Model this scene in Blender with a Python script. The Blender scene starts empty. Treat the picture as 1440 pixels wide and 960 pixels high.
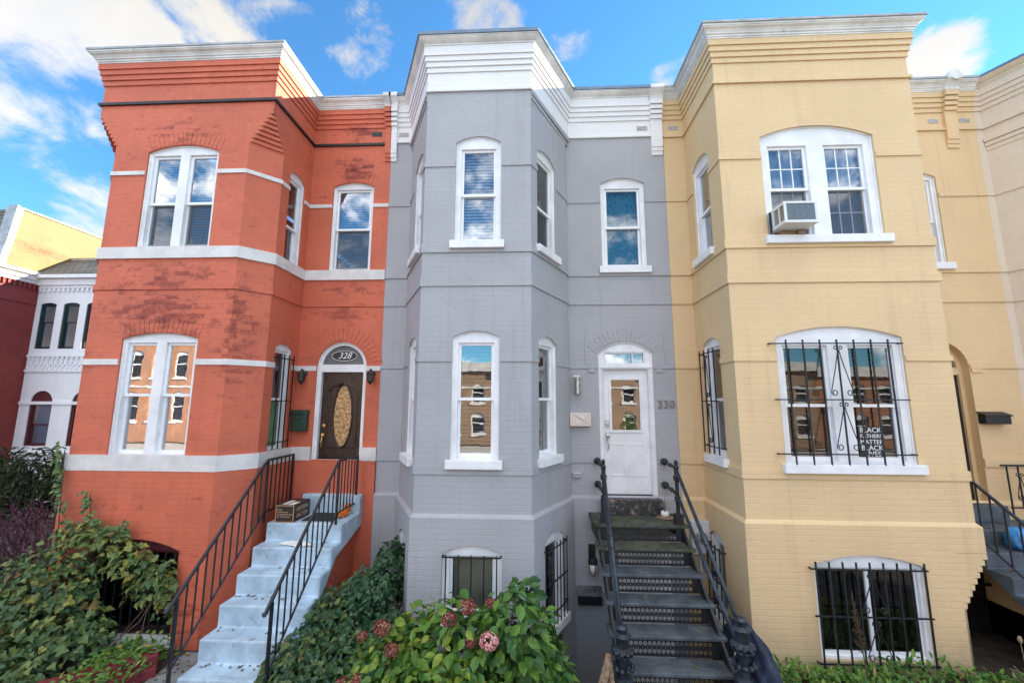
import bpy, bmesh, math, random
from mathutils import Vector, Matrix
from mathutils.geometry import delaunay_2d_cdt
random.seed(7)
S = bpy.context.scene
COL = S.collection
rad = math.radians
EYE = 3.2
GZ = -0.05

# ------------------------------------------------------------------ mesh builder
class MB:
    def __init__(s):
        s.v = []; s.f = []; s.tint = None; s.smooth = False
    def add(s, vs, fs):
        b = len(s.v); s.v += [tuple(p) for p in vs]; s.f += [tuple(i + b for i in f) for f in fs]
    def quad(s, a, b, c, d): s.add([a, b, c, d], [(0, 1, 2, 3)])
    def poly(s, pts): s.add(pts, [tuple(range(len(pts)))])
    def box(s, x0, y0, z0, x1, y1, z1):
        x0, x1 = sorted((x0, x1)); y0, y1 = sorted((y0, y1)); z0, z1 = sorted((z0, z1))
        s.add([(x0,y0,z0),(x1,y0,z0),(x1,y1,z0),(x0,y1,z0),(x0,y0,z1),(x1,y0,z1),(x1,y1,z1),(x0,y1,z1)],
              [(0,3,2,1),(4,5,6,7),(0,1,5,4),(1,2,6,5),(2,3,7,6),(3,0,4,7)])
    def fbox(s, F, u0, u1, z0, z1, w0, w1):
        P = [F(u, z, w) for z in (z0, z1) for (u, w) in ((u0,w1),(u1,w1),(u1,w0),(u0,w0))]
        s.add(P, [(0,3,2,1),(4,5,6,7),(0,1,5,4),(1,2,6,5),(2,3,7,6),(3,0,4,7)])
    def prism(s, plan, z0, z1):
        n = len(plan)
        s.add([(x,y,z0) for x,y in plan] + [(x,y,z1) for x,y in plan],
              [tuple(reversed(range(n))), tuple(range(n, 2*n))] + [(i,(i+1)%n,n+(i+1)%n,n+i) for i in range(n)])
    def tube(s, pts, r, n=8, cap=True):
        pts = [Vector(p) for p in pts]
        rs = r if isinstance(r, (list, tuple)) else [r]*len(pts)
        vs = []; m = len(pts); up = None
        for i, p in enumerate(pts):
            t = (pts[min(i+1, m-1)] - pts[max(i-1, 0)])
            t = t.normalized() if t.length > 1e-9 else Vector((0,0,1))
            if up is None:
                up = Vector((0,0,1)) if abs(t.z) < .9 else Vector((0,1,0))
            a = t.cross(up)
            if a.length < 1e-4: a = t.cross(Vector((1,0.3,0)))
            a.normalize(); b = a.cross(t); up = b
            for k in range(n):
                q = 2*math.pi*(k+.5)/n
                vs.append(p + (a*math.cos(q) + b*math.sin(q))*rs[i])
        fs = [(i*n+k, i*n+(k+1)%n, (i+1)*n+(k+1)%n, (i+1)*n+k) for i in range(m-1) for k in range(n)]
        if cap: fs += [tuple(reversed(range(n))), tuple(range((m-1)*n, m*n))]
        s.add(vs, fs)
    def bar(s, a, b, w, h=None):
        s.tube([a, b], w*.7071, 4)
    def lathe(s, prof, c, n=16, axis=None):
        ax = Vector(axis).normalized() if axis else Vector((0,0,1))
        e1 = ax.orthogonal().normalized(); e2 = ax.cross(e1); c = Vector(c)
        vs = [c + ax*z + (e1*math.cos(2*math.pi*k/n) + e2*math.sin(2*math.pi*k/n))*r for r, z in prof for k in range(n)]
        m = len(prof)
        fs = [(i*n+k, i*n+(k+1)%n, (i+1)*n+(k+1)%n, (i+1)*n+k) for i in range(m-1) for k in range(n)]
        fs += [tuple(reversed(range(n))), tuple(range((m-1)*n, m*n))]
        s.add(vs, fs)
    def ball(s, c, r, sc=(1,1,1), n=12, m=8):
        vs = []; fs = []
        for i in range(m+1):
            th = math.pi*i/m
            for k in range(n):
                q = 2*math.pi*k/n
                vs.append((c[0]+r*sc[0]*math.sin(th)*math.cos(q), c[1]+r*sc[1]*math.sin(th)*math.sin(q), c[2]-r*sc[2]*math.cos(th)))
        for i in range(m):
            for k in range(n): fs.append((i*n+k, i*n+(k+1)%n, (i+1)*n+(k+1)%n, (i+1)*n+k))
        s.add(vs, fs)
    def panel(s, F, outer, holes=(), w=0.0, reveal=0.0, orev=0.0):
        """flat sheet in frame F with holes; reveal = how far the hole sides run inwards"""
        pts = []; edges = []; loops = [outer] + list(holes)
        for lp in loops:
            b = len(pts); n = len(lp)
            pts += [Vector(p) for p in lp]
            edges += [(b+i, b+(i+1) % n) for i in range(n)]
        vo, eo, fo, _, _, _ = delaunay_2d_cdt(pts, edges, [], 0, 1e-6)
        keep = []
        for f in fo:
            cx = sum(vo[i].x for i in f)/len(f); cy = sum(vo[i].y for i in f)/len(f)
            if inside(cx, cy, outer) and not any(inside(cx, cy, h) for h in holes): keep.append(f)
        s.add([F(p.x, p.y, w) for p in vo], keep)
        for h in holes:
            if reveal:
                n = len(h); a = sum(h[i][0]*h[(i+1)%n][1]-h[(i+1)%n][0]*h[i][1] for i in range(n))
                hh = h if a > 0 else list(reversed(h))
                s.add([F(u,z,w) for u,z in hh] + [F(u,z,w-reveal) for u,z in hh], [((i+1)%n, i, n+i, n+(i+1)%n)[::-1] for i in range(n)])
        if orev:
            n = len(outer)
            s.add([F(u,z,w) for u,z in outer] + [F(u,z,w-orev) for u,z in outer], [(i, n+i, n+(i+1)%n, (i+1)%n) for i in range(n)])
    def sweep(s, poly, prof, caps=True, ends=None):
        """profile (out, z) swept along plan polyline with mitred corners"""
        ms = ends or mitres(poly)
        n = len(prof)
        vs = [(p[0]+m[0]*o, p[1]+m[1]*o, z) for p, m in zip(poly, ms) for o, z in prof]
        fs = [(i*n+k, (i+1)*n+k, (i+1)*n+k+1, i*n+k+1) for i in range(len(poly)-1) for k in range(n-1)]
        if caps: fs += [tuple(reversed(range(n))), tuple(range((len(poly)-1)*n, len(poly)*n))]
        s.add(vs, fs)

def inside(x, y, lp):
    c = False; n = len(lp); j = n-1
    for i in range(n):
        xi, yi = lp[i][0], lp[i][1]; xj, yj = lp[j][0], lp[j][1]
        if (yi > y) != (yj > y) and x < (xj-xi)*(y-yi)/(yj-yi)+xi: c = not c
        j = i
    return c
def seg_n(a, b):
    dx, dy = b[0]-a[0], b[1]-a[1]; L = math.hypot(dx, dy); return (dy/L, -dx/L)
def mitres(poly):
    out = []
    for i in range(len(poly)):
        na = seg_n(poly[i-1], poly[i]) if i > 0 else None
        nb = seg_n(poly[i], poly[i+1]) if i < len(poly)-1 else None
        if na is None: out.append(nb)
        elif nb is None: out.append(na)
        else:
            mx, my = na[0]+nb[0], na[1]+nb[1]; d = (mx*na[0]+my*na[1]); out.append((mx/d, my/d))
    return out
def offset(poly, o):
    return [(p[0]+m[0]*o, p[1]+m[1]*o) for p, m in zip(poly, mitres(poly))]
def cut(poly, cuts):
    """split polyline (with its mitres) at gaps [(seg,u0,u1)] -> [(points, mitres)]"""
    ms = mitres(poly); res = []; cp = []; cm = []
    for i in range(len(poly)-1):
        a, b = poly[i], poly[i+1]; L = math.hypot(b[0]-a[0], b[1]-a[1]); n = seg_n(a, b)
        if not cp: cp.append(a); cm.append(ms[i])
        for (sg, u0, u1) in sorted(c for c in cuts if c[0] == i):
            q = lambda u: (a[0]+(b[0]-a[0])*u/L, a[1]+(b[1]-a[1])*u/L)
            cp.append(q(u0)); cm.append(n); res.append((cp, cm)); cp = [q(u1)]; cm = [n]
        cp.append(b); cm.append(ms[i+1])
    res.append((cp, cm)); return res
def frame(a, b):
    """frame on the plan segment a->b, u along it, w outwards (towards the street)"""
    L = math.hypot(b[0]-a[0], b[1]-a[1]); ux, uy = (b[0]-a[0])/L, (b[1]-a[1])/L; nx, ny = uy, -ux
    def F(u, z, w=0.0): return (a[0]+ux*u+nx*w, a[1]+uy*u+ny*w, z)
    F.L = L; F.a = a; F.u = (ux, uy); F.n = (nx, ny)
    return F
def arch_loop(uc, w, z0, zs, rise, grow=0.0, n=14):
    h = w/2+grow; lp = [(uc-h, z0-grow), (uc+h, z0-grow)]
    if rise <= 0.004: return lp + [(uc+h, zs+grow), (uc-h, zs+grow)]
    R = ((w/2)**2+rise**2)/(2*rise); zc = zs+rise-R; Rg = R+grow
    z_e = zc+math.sqrt(max(Rg*Rg-h*h, 0)); a0 = math.atan2(z_e-zc, h); a1 = math.pi-a0
    for i in range(n+1):
        q = a0+(a1-a0)*i/n; lp.append((uc+Rg*math.cos(q), zc+Rg*math.sin(q)))
    return lp
def rect_loop(u0, u1, z0, z1): return [(u0,z0),(u1,z0),(u1,z1),(u0,z1)]

# ------------------------------------------------------------------ object helpers
WLOC = {}
def root_loc(o):
    while o.parent: o = o.parent
    return WLOC[o.name]
def thing(name, label, cat, loc, group=None):
    o = bpy.data.objects.new(name, None); COL.objects.link(o); o.empty_display_size = .2
    o.location = loc; o['label'] = label; o['category'] = cat
    if group: o['group'] = group
    WLOC[o.name] = Vector(loc); return o
def mesh_of(name, mb, mat, off=Vector((0,0,0)), smooth=False):
    me = bpy.data.meshes.new(name)
    me.from_pydata([(p[0]-off[0], p[1]-off[1], p[2]-off[2]) for p in mb.v], [], mb.f)
    uv = me.uv_layers.new(name='UVMap')
    for p in me.polygons:
        n = p.normal
        for li in p.loop_indices:
            c = me.vertices[me.loops[li].vertex_index].co
            x, y, z = c.x+off[0], c.y+off[1], c.z+off[2]
            if abs(n.z) > .75: uv.data[li].uv = (x, y)
            else:
                L = math.hypot(n.x, n.y) or 1
                uv.data[li].uv = (x*-n.y/L + y*n.x/L + 3*round(n.x, 1), z)
    if mb.tint is not None:
        at = me.attributes.new('tint', 'FLOAT', 'FACE')
        at.data.foreach_set('value', mb.tint)
    if smooth or mb.smooth:
        me.polygons.foreach_set('use_smooth', [True]*len(me.polygons))
    me.materials.append(mat); me.update(); return me
def finish(o, bevel, smooth_angle=None):
    if bevel:
        m = o.modifiers.new('bevel', 'BEVEL'); m.width = bevel; m.segments = 2; m.limit_method = 'ANGLE'; m.angle_limit = rad(50); m.harden_normals = False
def weld(me, d=1e-4):
    bm = bmesh.new(); bm.from_mesh(me); bmesh.ops.remove_doubles(bm, verts=bm.verts, dist=d)
    bmesh.ops.recalc_face_normals(bm, faces=bm.faces); bm.to_mesh(me); bm.free()
def part(name, mb, mat, parent, bevel=0, smooth=False, label=None):
    me = mesh_of(name, mb, mat, root_loc(parent), smooth)
    o = bpy.data.objects.new(name, me); COL.objects.link(o); o.parent = parent
    if label: o['label'] = label
    finish(o, bevel); return o
def solo(name, mb, mat, label, cat, loc, group=None, bevel=0, smooth=False, kind=None):
    me = mesh_of(name, mb, mat, Vector(loc), smooth)
    o = bpy.data.objects.new(name, me); COL.objects.link(o); o.location = loc
    if label: o['label'] = label; o['category'] = cat
    if group: o['group'] = group
    if kind: o['kind'] = kind
    WLOC[o.name] = Vector(loc); finish(o, bevel); return o
def struct(name, mb, mat):
    return solo(name, mb, mat, None, None, (0,0,0), kind='structure')
def text_mb(body, size, F, u, z, w, depth=.003, align='CENTER', shear=0, sx=1.0, space=1.0):
    cu = bpy.data.curves.new('lettering', 'FONT'); cu.body = body; cu.size = size; cu.extrude = depth/2
    cu.align_x = align; cu.align_y = 'CENTER'; cu.shear = shear; cu.space_character = space; cu.resolution_u = 3
    ob = bpy.data.objects.new('lettering', cu); COL.objects.link(ob)
    dg = bpy.context.evaluated_depsgraph_get(); me = bpy.data.meshes.new_from_object(ob.evaluated_get(dg))
    mb = MB(); mb.add([F(u+v.co.x*sx, z+v.co.y, w+v.co.z) for v in me.vertices], [tuple(p.vertices) for p in me.polygons])
    bpy.data.objects.remove(ob); bpy.data.meshes.remove(me); bpy.data.curves.remove(cu)
    return mb

# ------------------------------------------------------------------ materials
def new_mat(name):
    m = bpy.data.materials.new(name); m.use_nodes = True; nt = m.node_tree
    return m, nt, nt.nodes['Principled BSDF']
def N(nt, t, **k):
    n = nt.nodes.new(t)
    for a, b in k.items(): setattr(n, a, b)
    return n
def math_node(nt, op, a, b=None, clamp=False):
    n = N(nt, 'ShaderNodeMath', operation=op); n.use_clamp = clamp
    for i, x in enumerate((a, b)):
        if x is None: continue
        if isinstance(x, (int, float)): n.inputs[i].default_value = x
        else: nt.links.new(x, n.inputs[i])
    return n.outputs[0]
def mixc(nt, f, a, b, blend='MIX'):
    n = N(nt, 'ShaderNodeMix', data_type='RGBA', blend_type=blend)
    for i, x in ((0, f), (6, a), (7, b)):
        if isinstance(x, (int, float)): n.inputs[i].default_value = x
        elif isinstance(x, tuple): n.inputs[i].default_value = (*x, 1)
        else: nt.links.new(x, n.inputs[i])
    return n.outputs[2]
def noise(nt, vec, scale, detail=5, rough=.6, dist=0):
    n = N(nt, 'ShaderNodeTexNoise'); n.inputs['Scale'].default_value = scale; n.inputs['Detail'].default_value = detail
    n.inputs['Roughness'].default_value = rough; n.inputs['Distortion'].default_value = dist
    if vec is not None: nt.links.new(vec, n.inputs['Vector'])
    return n.outputs[0]
def ramp(nt, x, lo, hi, a=0.0, b=1.0):
    n = N(nt, 'ShaderNodeMapRange'); n.interpolation_type = 'SMOOTHSTEP'
    for i, val in ((1, lo), (2, hi), (3, a), (4, b)): n.inputs[i].default_value = val
    nt.links.new(x, n.inputs[0]); return n.outputs[0]
def plain(name, col, rough=.5, var=.12, scale=6, bump=.0, bscale=60, metal=0, spec=.5, dirt=None, dirt_amt=.5, dlo=.60):
    m, nt, b = new_mat(name)
    tc = N(nt, 'ShaderNodeTexCoord'); pos = N(nt, 'ShaderNodeNewGeometry').outputs['Position']
    n1 = noise(nt, pos, scale, 6); dark = tuple(c*(1-var*1.6) for c in col); lite = tuple(min(1, c*(1+var)) for c in col)
    c = mixc(nt, ramp(nt, n1, .3, .7), dark, lite)
    if dirt:
        nd = noise(nt, pos, 9, 10, .72); c = mixc(nt, ramp(nt, nd, dlo, dlo+.13, 0, dirt_amt), c, dirt)
    nt.links.new(c, b.inputs['Base Color'])
    r = noise(nt, pos, scale*3, 4); nt.links.new(ramp(nt, r, .2, .8, max(0.02, rough-.1), min(1, rough+.12)), b.inputs['Roughness'])
    b.inputs['Metallic'].default_value = metal; b.inputs['Specular IOR Level'].default_value = spec
    if bump:
        bn = N(nt, 'ShaderNodeBump'); bn.inputs['Strength'].default_value = bump; bn.inputs['Distance'].default_value = .004
        nt.links.new(noise(nt, pos, bscale, 6), bn.inputs['Height']); nt.links.new(bn.outputs[0], b.inputs['Normal'])
    return m
def brick_paint(name, col, var=.10, mortar=.35, wear=None, wear_col=(.09,.02,.015), crack=None, base_mix=None, brickcol=0.0, rough=.6, chips=None, dirt_z=None, streak=.12):
    m, nt, b = new_mat(name)
    uv = N(nt, 'ShaderNodeTexCoord').outputs['UV']; pos = N(nt, 'ShaderNodeNewGeometry').outputs['Position']
    # slightly wobbling courses
    wob = N(nt, 'ShaderNodeTexNoise'); wob.inputs['Scale'].default_value = 9; wob.inputs['Detail'].default_value = 3; nt.links.new(pos, wob.inputs['Vector'])
    sub = N(nt, 'ShaderNodeVectorMath', operation='MULTIPLY_ADD'); nt.links.new(wob.outputs['Color'], sub.inputs[0])
    sub.inputs[1].default_value = (.020,.020,0); nt.links.new(uv, sub.inputs[2])
    bt = N(nt, 'ShaderNodeTexBrick'); nt.links.new(sub.outputs[0], bt.inputs['Vector'])
    bt.inputs['Scale'].default_value = 1; bt.inputs['Brick Width'].default_value = .215; bt.inputs['Row Height'].default_value = .0735
    bt.inputs['Mortar Size'].default_value = .0065; bt.inputs['Mortar Smooth'].default_value = .75; bt.inputs['Bias'].default_value = 0
    bt.inputs['Color1'].default_value = (1,1,1,1); bt.inputs['Color2'].default_value = (.0,.0,.0,1); bt.inputs['Mortar'].default_value = (.5,.5,.5,1)
    fac = bt.outputs['Fac']; per = bt.outputs['Color']
    n1 = noise(nt, pos, 1.3, 7, .62); n2 = noise(nt, pos, 11, 8, .7)
    c = mixc(nt, ramp(nt, n1, .3, .7), tuple(x*(1-var) for x in col), tuple(x*(1+var*.7) for x in col))
    c = mixc(nt, ramp(nt, n2, .35, .75, 0, .35), c, tuple(x*(1-var*1.8) for x in col))
    if brickcol:
        c = mixc(nt, math_node(nt, 'MULTIPLY', per, brickcol), c, tuple(x*.55 for x in col))
    # vertical rain streaks
    mp = N(nt, 'ShaderNodeMapping'); mp.inputs['Scale'].default_value = (7,7,.35); nt.links.new(pos, mp.inputs['Vector'])
    st = noise(nt, mp.outputs[0], 1, 6, .65); c = mixc(nt, ramp(nt, st, .52, .8, 0, streak*2), c, tuple(x*.66 for x in col))
    # mortar joints hold a little grime here and there
    jn = noise(nt, pos, 2.6, 6, .7)
    jf = math_node(nt, 'MULTIPLY', fac, ramp(nt, jn, .42, .72, .03, mortar*.6))
    c = mixc(nt, jf, c, tuple(x*.5 for x in col))
    if wear:
        reg = None
        for (x, y, z, r, k) in wear:
            d = N(nt, 'ShaderNodeVectorMath', operation='SUBTRACT'); nt.links.new(pos, d.inputs[0]); d.inputs[1].default_value = (x,y,z)
            sc = N(nt, 'ShaderNodeVectorMath', operation='MULTIPLY'); nt.links.new(d.outputs[0], sc.inputs[0]); sc.inputs[1].default_value = (1/r[0], .5, 1/r[1])
            ln = N(nt, 'ShaderNodeVectorMath', operation='LENGTH'); nt.links.new(sc.outputs[0], ln.inputs[0])
            g = ramp(nt, ln.outputs['Value'], 0, 1, k, 0)
            reg = g if reg is None else math_node(nt, 'MAXIMUM', reg, g)
        wmp = N(nt, 'ShaderNodeMapping'); wmp.inputs['Scale'].default_value = (1,1,1.9); nt.links.new(sub2 if False else pos, wmp.inputs['Vector'])
        wn = noise(nt, wmp.outputs[0], 6.5, 12, .78, .3)
        wm = math_node(nt, 'ADD', math_node(nt, 'MULTIPLY', reg, .42), wn)
        wm = math_node(nt, 'ADD', wm, math_node(nt, 'MULTIPLY', math_node(nt, 'SUBTRACT', per, .5), .20))
        c = mixc(nt, ramp(nt, wm, .57, .80, 0, .85), c, wear_col)
        c = mixc(nt, ramp(nt, wm, .84, .90, 0, .7), c, tuple(x*.45 for x in wear_col))
    if crack:
        vn = N(nt, 'ShaderNodeTexNoise'); vn.inputs['Scale'].default_value = 13; vn.inputs['Detail'].default_value = 12; vn.inputs['Roughness'].default_value = .75; cm = N(nt, 'ShaderNodeMapping'); cm.inputs['Scale'].default_value = (1,1,2.8); nt.links.new(pos, cm.inputs['Vector']); nt.links.new(cm.outputs[0], vn.inputs['Vector'])
        rg = ramp(nt, noise(nt, pos, .9, 4), .44, .60)
        c = mixc(nt, math_node(nt, 'MULTIPLY', ramp(nt, vn.outputs[0], .635, .69), math_node(nt, 'MULTIPLY', rg, .75)), c, crack)
    if dirt_z:
        sp = N(nt, 'ShaderNodeSeparateXYZ'); nt.links.new(pos, sp.inputs[0])
        zz = math_node(nt, 'ADD', sp.outputs[2], math_node(nt, 'MULTIPLY', n1, .5))
        c = mixc(nt, ramp(nt, zz, dirt_z[0], dirt_z[1], .5, 0), c, dirt_z[2])
    nt.links.new(c, b.inputs['Base Color'])
    b.inputs['Roughness'].default_value = rough; b.inputs['Specular IOR Level'].default_value = .35
    h = math_node(nt, 'ADD', math_node(nt, 'MULTIPLY', fac, -1.0), math_node(nt, 'MULTIPLY', n2, .9))
    h = math_node(nt, 'ADD', h, math_node(nt, 'MULTIPLY', per, .25))
    bn = N(nt, 'ShaderNodeBump'); bn.inputs['Strength'].default_value = .42; bn.inputs['Distance'].default_value = .005
    nt.links.new(h, bn.inputs['Height']); nt.links.new(bn.outputs[0], b.inputs['Normal'])
    return m
def glass_mat(name, k=.16, tint=(1,1,1), wavy=.02):
    m, nt, b = new_mat(name); nt.nodes.remove(b); out = nt.nodes['Material Output']
    tr = N(nt, 'ShaderNodeBsdfTransparent'); tr.inputs[0].default_value = (*[t*.9 for t in tint], 1)
    gl = N(nt, 'ShaderNodeBsdfGlossy'); gl.inputs['Roughness'].default_value = 0.004; gl.inputs[0].default_value = (.97,.98,1,1)
    pos = N(nt, 'ShaderNodeNewGeometry').outputs['Position']
    bn = N(nt, 'ShaderNodeBump'); bn.inputs['Strength'].default_value = wavy; bn.inputs['Distance'].default_value = .05
    nt.links.new(noise(nt, pos, 3.0, 2), bn.inputs['Height']); nt.links.new(bn.outputs[0], gl.inputs['Normal'])
    fr = N(nt, 'ShaderNodeFresnel'); fr.inputs['IOR'].default_value = 1.5
    f = math_node(nt, 'ADD', math_node(nt, 'MULTIPLY', fr.outputs[0], 1.3), k, True)
    mx = N(nt, 'ShaderNodeMixShader'); nt.links.new(f, mx.inputs[0]); nt.links.new(tr.outputs[0], mx.inputs[1]); nt.links.new(gl.outputs[0], mx.inputs[2])
    nt.links.new(mx.outputs[0], out.inputs[0]); return m
def screen_mat():
    m, nt, b = new_mat('insect_screen'); out = nt.nodes['Material Output']
    b.inputs['Base Color'].default_value = (.05,.055,.07,1); b.inputs['Roughness'].default_value = .7
    tr = N(nt, 'ShaderNodeBsdfTransparent'); mx = N(nt, 'ShaderNodeMixShader'); mx.inputs[0].default_value = .5
    nt.links.new(tr.outputs[0], mx.inputs[1]); nt.links.new(b.outputs[0], mx.inputs[2]); nt.links.new(mx.outputs[0], out.inputs[0]); return m
def leaf_mat(name, cols, rough=.5, trans=.25, spec=.4):
    m, nt, b = new_mat(name)
    at = N(nt, 'ShaderNodeAttribute', attribute_name='tint')
    cr = N(nt, 'ShaderNodeValToRGB'); el = cr.color_ramp.elements
    while len(el) < len(cols): el.new(.5)
    for i, c in enumerate(cols):
        el[i].position = c[0]; el[i].color = (*c[1], 1)
    nt.links.new(at.outputs['Fac'], cr.inputs[0])
    pos = N(nt, 'ShaderNodeNewGeometry').outputs['Position']
    c = mixc(nt, ramp(nt, noise(nt, pos, 40, 4), .45, .7, 0, .35), cr.outputs[0], (.05,.06,.015), 'MIX')
    nt.links.new(c, b.inputs['Base Color']); b.inputs['Roughness'].default_value = rough; b.inputs['Specular IOR Level'].default_value = spec
    out = nt.nodes['Material Output']
    tl = N(nt, 'ShaderNodeBsdfTranslucent'); nt.links.new(c, tl.inputs[0])
    mx = N(nt, 'ShaderNodeMixShader'); mx.inputs[0].default_value = trans
    nt.links.new(b.outputs[0], mx.inputs[1]); nt.links.new(tl.outputs[0], mx.inputs[2]); nt.links.new(mx.outputs[0], out.inputs[0])
    return m

M = {}
M['red'] = brick_paint('red_painted_brick', (.60,.145,.078), .13, .5, wear=[
    (-5.5,-1.2,4.45,(1.5,.7),.55), (-5.5,-1.2,5.0,(1.6,.5),.40), (-5.5,-1.2,7.4,(1.2,.45),.30), (-4.4,-1.1,4.2,(.35,1.6),.42),
    (-3.25,0,7.45,(.6,.4),.75), (-3.25,0,4.75,(.7,.4),.45), (-3.2,0,8.2,(.5,.3),.6), (-5.2,-1.2,1.1,(.9,.4),.30), (-3.3,0,5.15,(.8,.3),.4), (-4.6,-1.2,.3,(.5,.5),.4)],
    wear_col=(.23,.040,.026), streak=.26)
M['gray'] = brick_paint('gray_painted_brick', (.385,.385,.40), .07, .34, streak=.20, crack=(.20,.20,.21), dirt_z=(0,1.0,(.22,.24,.27)))
M['yellow'] = brick_paint('yellow_painted_brick', (.70,.505,.285), .05, .28, crack=(.33,.22,.10), streak=.20, dirt_z=(.1,.95,(.26,.22,.13)))
M['cream'] = brick_paint('cream_painted_brick', (.68,.57,.45), .05, .25, streak=.1)
M['white_brick'] = brick_paint('white_painted_brick', (.76,.77,.80), .05, .3)
M['old_red'] = brick_paint('dark_red_brick', (.26,.045,.04), .15, .5, brickcol=.3)
M['old_yellow'] = brick_paint('weathered_yellow_brick', (.25,.175,.065), .15, .8, wear=[(-16.9,5.9,8.3,(2,.35),.9)], wear_col=(.30,.12,.04))
M['white'] = plain('white_trim_paint', (.77,.77,.78), .42, .07, 3, .2, 50, dirt=(.36,.32,.27), dirt_amt=.5)
M['white_crown'] = plain('aged_white_cornice_paint', (.70,.68,.65), .5, .13, 2.5, .3, 30, dirt=(.27,.21,.15), dirt_amt=.8)
M['vinyl'] = plain('white_vinyl_sash', (.82,.83,.85), .3, .02, 4)
M['red_trim'] = plain('white_stone_band_paint', (.68,.65,.62), .6, .08, 4, .3, 40, dirt=(.34,.22,.17), dirt_amt=.5)
M['white_frieze'] = brick_paint('white_painted_frieze_brick', (.77,.76,.76), .04, .18, streak=.06)
M['flash'] = plain('blue_gray_metal_flashing', (.13,.19,.26), .4, .12, 4, metal=.4)
M['flash_old'] = plain('dull_metal_roof_edge', (.36,.37,.38), .5, .15, 4, metal=.3, dirt=(.12,.10,.09))
M['black'] = plain('black_iron_paint', (.012,.013,.016), .50, .2, 9, .2, 80)
M['iron_blue'] = plain('worn_blue_black_iron', (.022,.030,.042), .36, .35, 12, .3, 60, dirt=(.10,.09,.08), dirt_amt=.4)
M['black_band'] = plain('black_painted_moulding', (.018,.016,.018), .5, .2)
M['vent'] = plain('pierced_vent_brick', (.42,.40,.40), .8, .3, 60, .6, 120)
M['concrete'] = plain('pale_blue_step_paint', (.43,.56,.66), .62, .14, 4, .4, 70, dirt=(.17,.17,.16), dirt_amt=.85, dlo=.58)
M['slate'] = plain('dark_blue_gray_tread', (.078,.092,.106), .5, .3, 5, .3, 60, dirt=(.16,.18,.15), dirt_amt=.5)
M['moss'] = plain('mossy_slate', (.058,.066,.056), .8, .40, 7, .6, 60, dirt=(.078,.098,.030), dirt_amt=.85, dlo=.48)
M['darkstone'] = plain('peeling_black_stone', (.030,.030,.033), .55, .3, 8, .5, 40, dirt=(.34,.24,.18), dirt_amt=.9, dlo=.52)
M['stone_step'] = plain('dark_gray_stone_step', (.070,.085,.105), .55, .22, 5, .4, 50, dirt=(.14,.14,.14))
M['glass'] = glass_mat('window_glass', .20, wavy=.006)
M['glass_lo'] = glass_mat('window_glass_soft', .07, wavy=.01)
M['glass_red'] = glass_mat('window_glass_bright', .42, wavy=.010)
M['glass_hi'] = glass_mat('window_glass_mirror', .22, wavy=.014)
M['screen'] = screen_mat()
M['blind_w'] = plain('white_blind', (.50,.62,.72), .5, .03)
M['blind_b'] = plain('blue_gray_blind', (.22,.38,.56), .5, .06)
M['blind_d'] = plain('dark_wood_blind', (.085,.055,.035), .5, .2)
M['blind_k'] = plain('khaki_blind', (.55,.53,.42), .6, .1)
M['shade_teal'] = plain('teal_fabric_shade', (.035,.22,.32), .8, .25, 14)
M['curtain'] = plain('white_curtain', (.34,.42,.50), .8, .08, 8)
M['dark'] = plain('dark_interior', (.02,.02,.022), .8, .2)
M['maroon'] = plain('maroon_window_paint', (.085,.015,.020), .45, .1)
M['dkgreen'] = plain('dark_green_window_paint', (.010,.030,.030), .4, .1)
M['shingle'] = None
M['brass'] = plain('brass', (.75,.55,.20), .25, .1, 20, metal=1)
M['nickel'] = plain('satin_nickel', (.52,.49,.45), .36, .08, 20, metal=1)
M['numeral'] = plain('tarnished_bronze', (.25,.21,.18), .4, .1, metal=.5)
M['steel'] = plain('brushed_steel', (.56,.55,.54), .30, .05, 20, metal=.9)
M['door_dk'] = plain('dark_brown_door_stain', (.030,.018,.013), .28, .25, 7)
M['frost'] = plain('pebbled_glass', (.50,.30,.13), .12, .5, 22, .9, 60, spec=.8)
M['transom'] = plain('gray_transom_panel', (.12,.13,.14), .35, .1)
M['card'] = plain('dark_brown_printed_card', (.035,.022,.017), .5, .15)
M['kraft'] = plain('kraft_card_edge', (.42,.26,.13), .7, .1)
M['ink_w'] = plain('white_lettering', (.82,.82,.80), .5, .02)
M['ink_t'] = plain('tan_lettering', (.62,.45,.30), .5, .02)
M['ink_k'] = plain('black_lettering', (.012,.012,.014), .4, .05)
M['mat_g'] = plain('dark_green_door_mat', (.022,.030,.028), .95, .3, 30, .8, 160)
M['orange'] = plain('orange_cloth', (.85,.20,.02), .6, .1)
M['green_pane'] = plain('green_window_panel', (.10,.24,.13), .3, .15)
M['green_box'] = plain('dark_green_box_paint', (.025,.060,.040), .4, .15)
M['paper'] = plain('white_plastic_bag', (.78,.76,.70), .35, .06)
M['navy'] = plain('navy_bag_cloth', (.012,.022,.050), .6, .3, 9, .4, 30)
M['bluebag'] = plain('bright_blue_plastic_bag', (.05,.24,.55), .3, .2, 7)
M['meter'] = plain('pale_gray_meter_box', (.58,.60,.63), .45, .06)
M['frosted'] = plain('white_lamp_glass', (.72,.72,.68), .2, .05)
M['amber'] = plain('smoked_lamp_glass', (.09,.08,.06), .12, .2)
M['ac'] = plain('off_white_appliance', (.70,.71,.70), .4, .05)
M['fin'] = plain('gray_metal_fins', (.24,.29,.33), .5, .12, 40, metal=.3)
M['ac_side'] = plain('tan_gray_louvre', (.40,.37,.33), .5, .1)
M['tin'] = plain('galvanised_duct', (.35,.35,.36), .35, .15, 20, metal=.8)
M['wood'] = plain('weathered_driftwood', (.28,.19,.12), .8, .35, 25, .5, 60)
M['soil'] = plain('garden_soil', (.045,.035,.025), .95, .4, 5, 1, 25, dirt=(.10,.075,.04))
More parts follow.
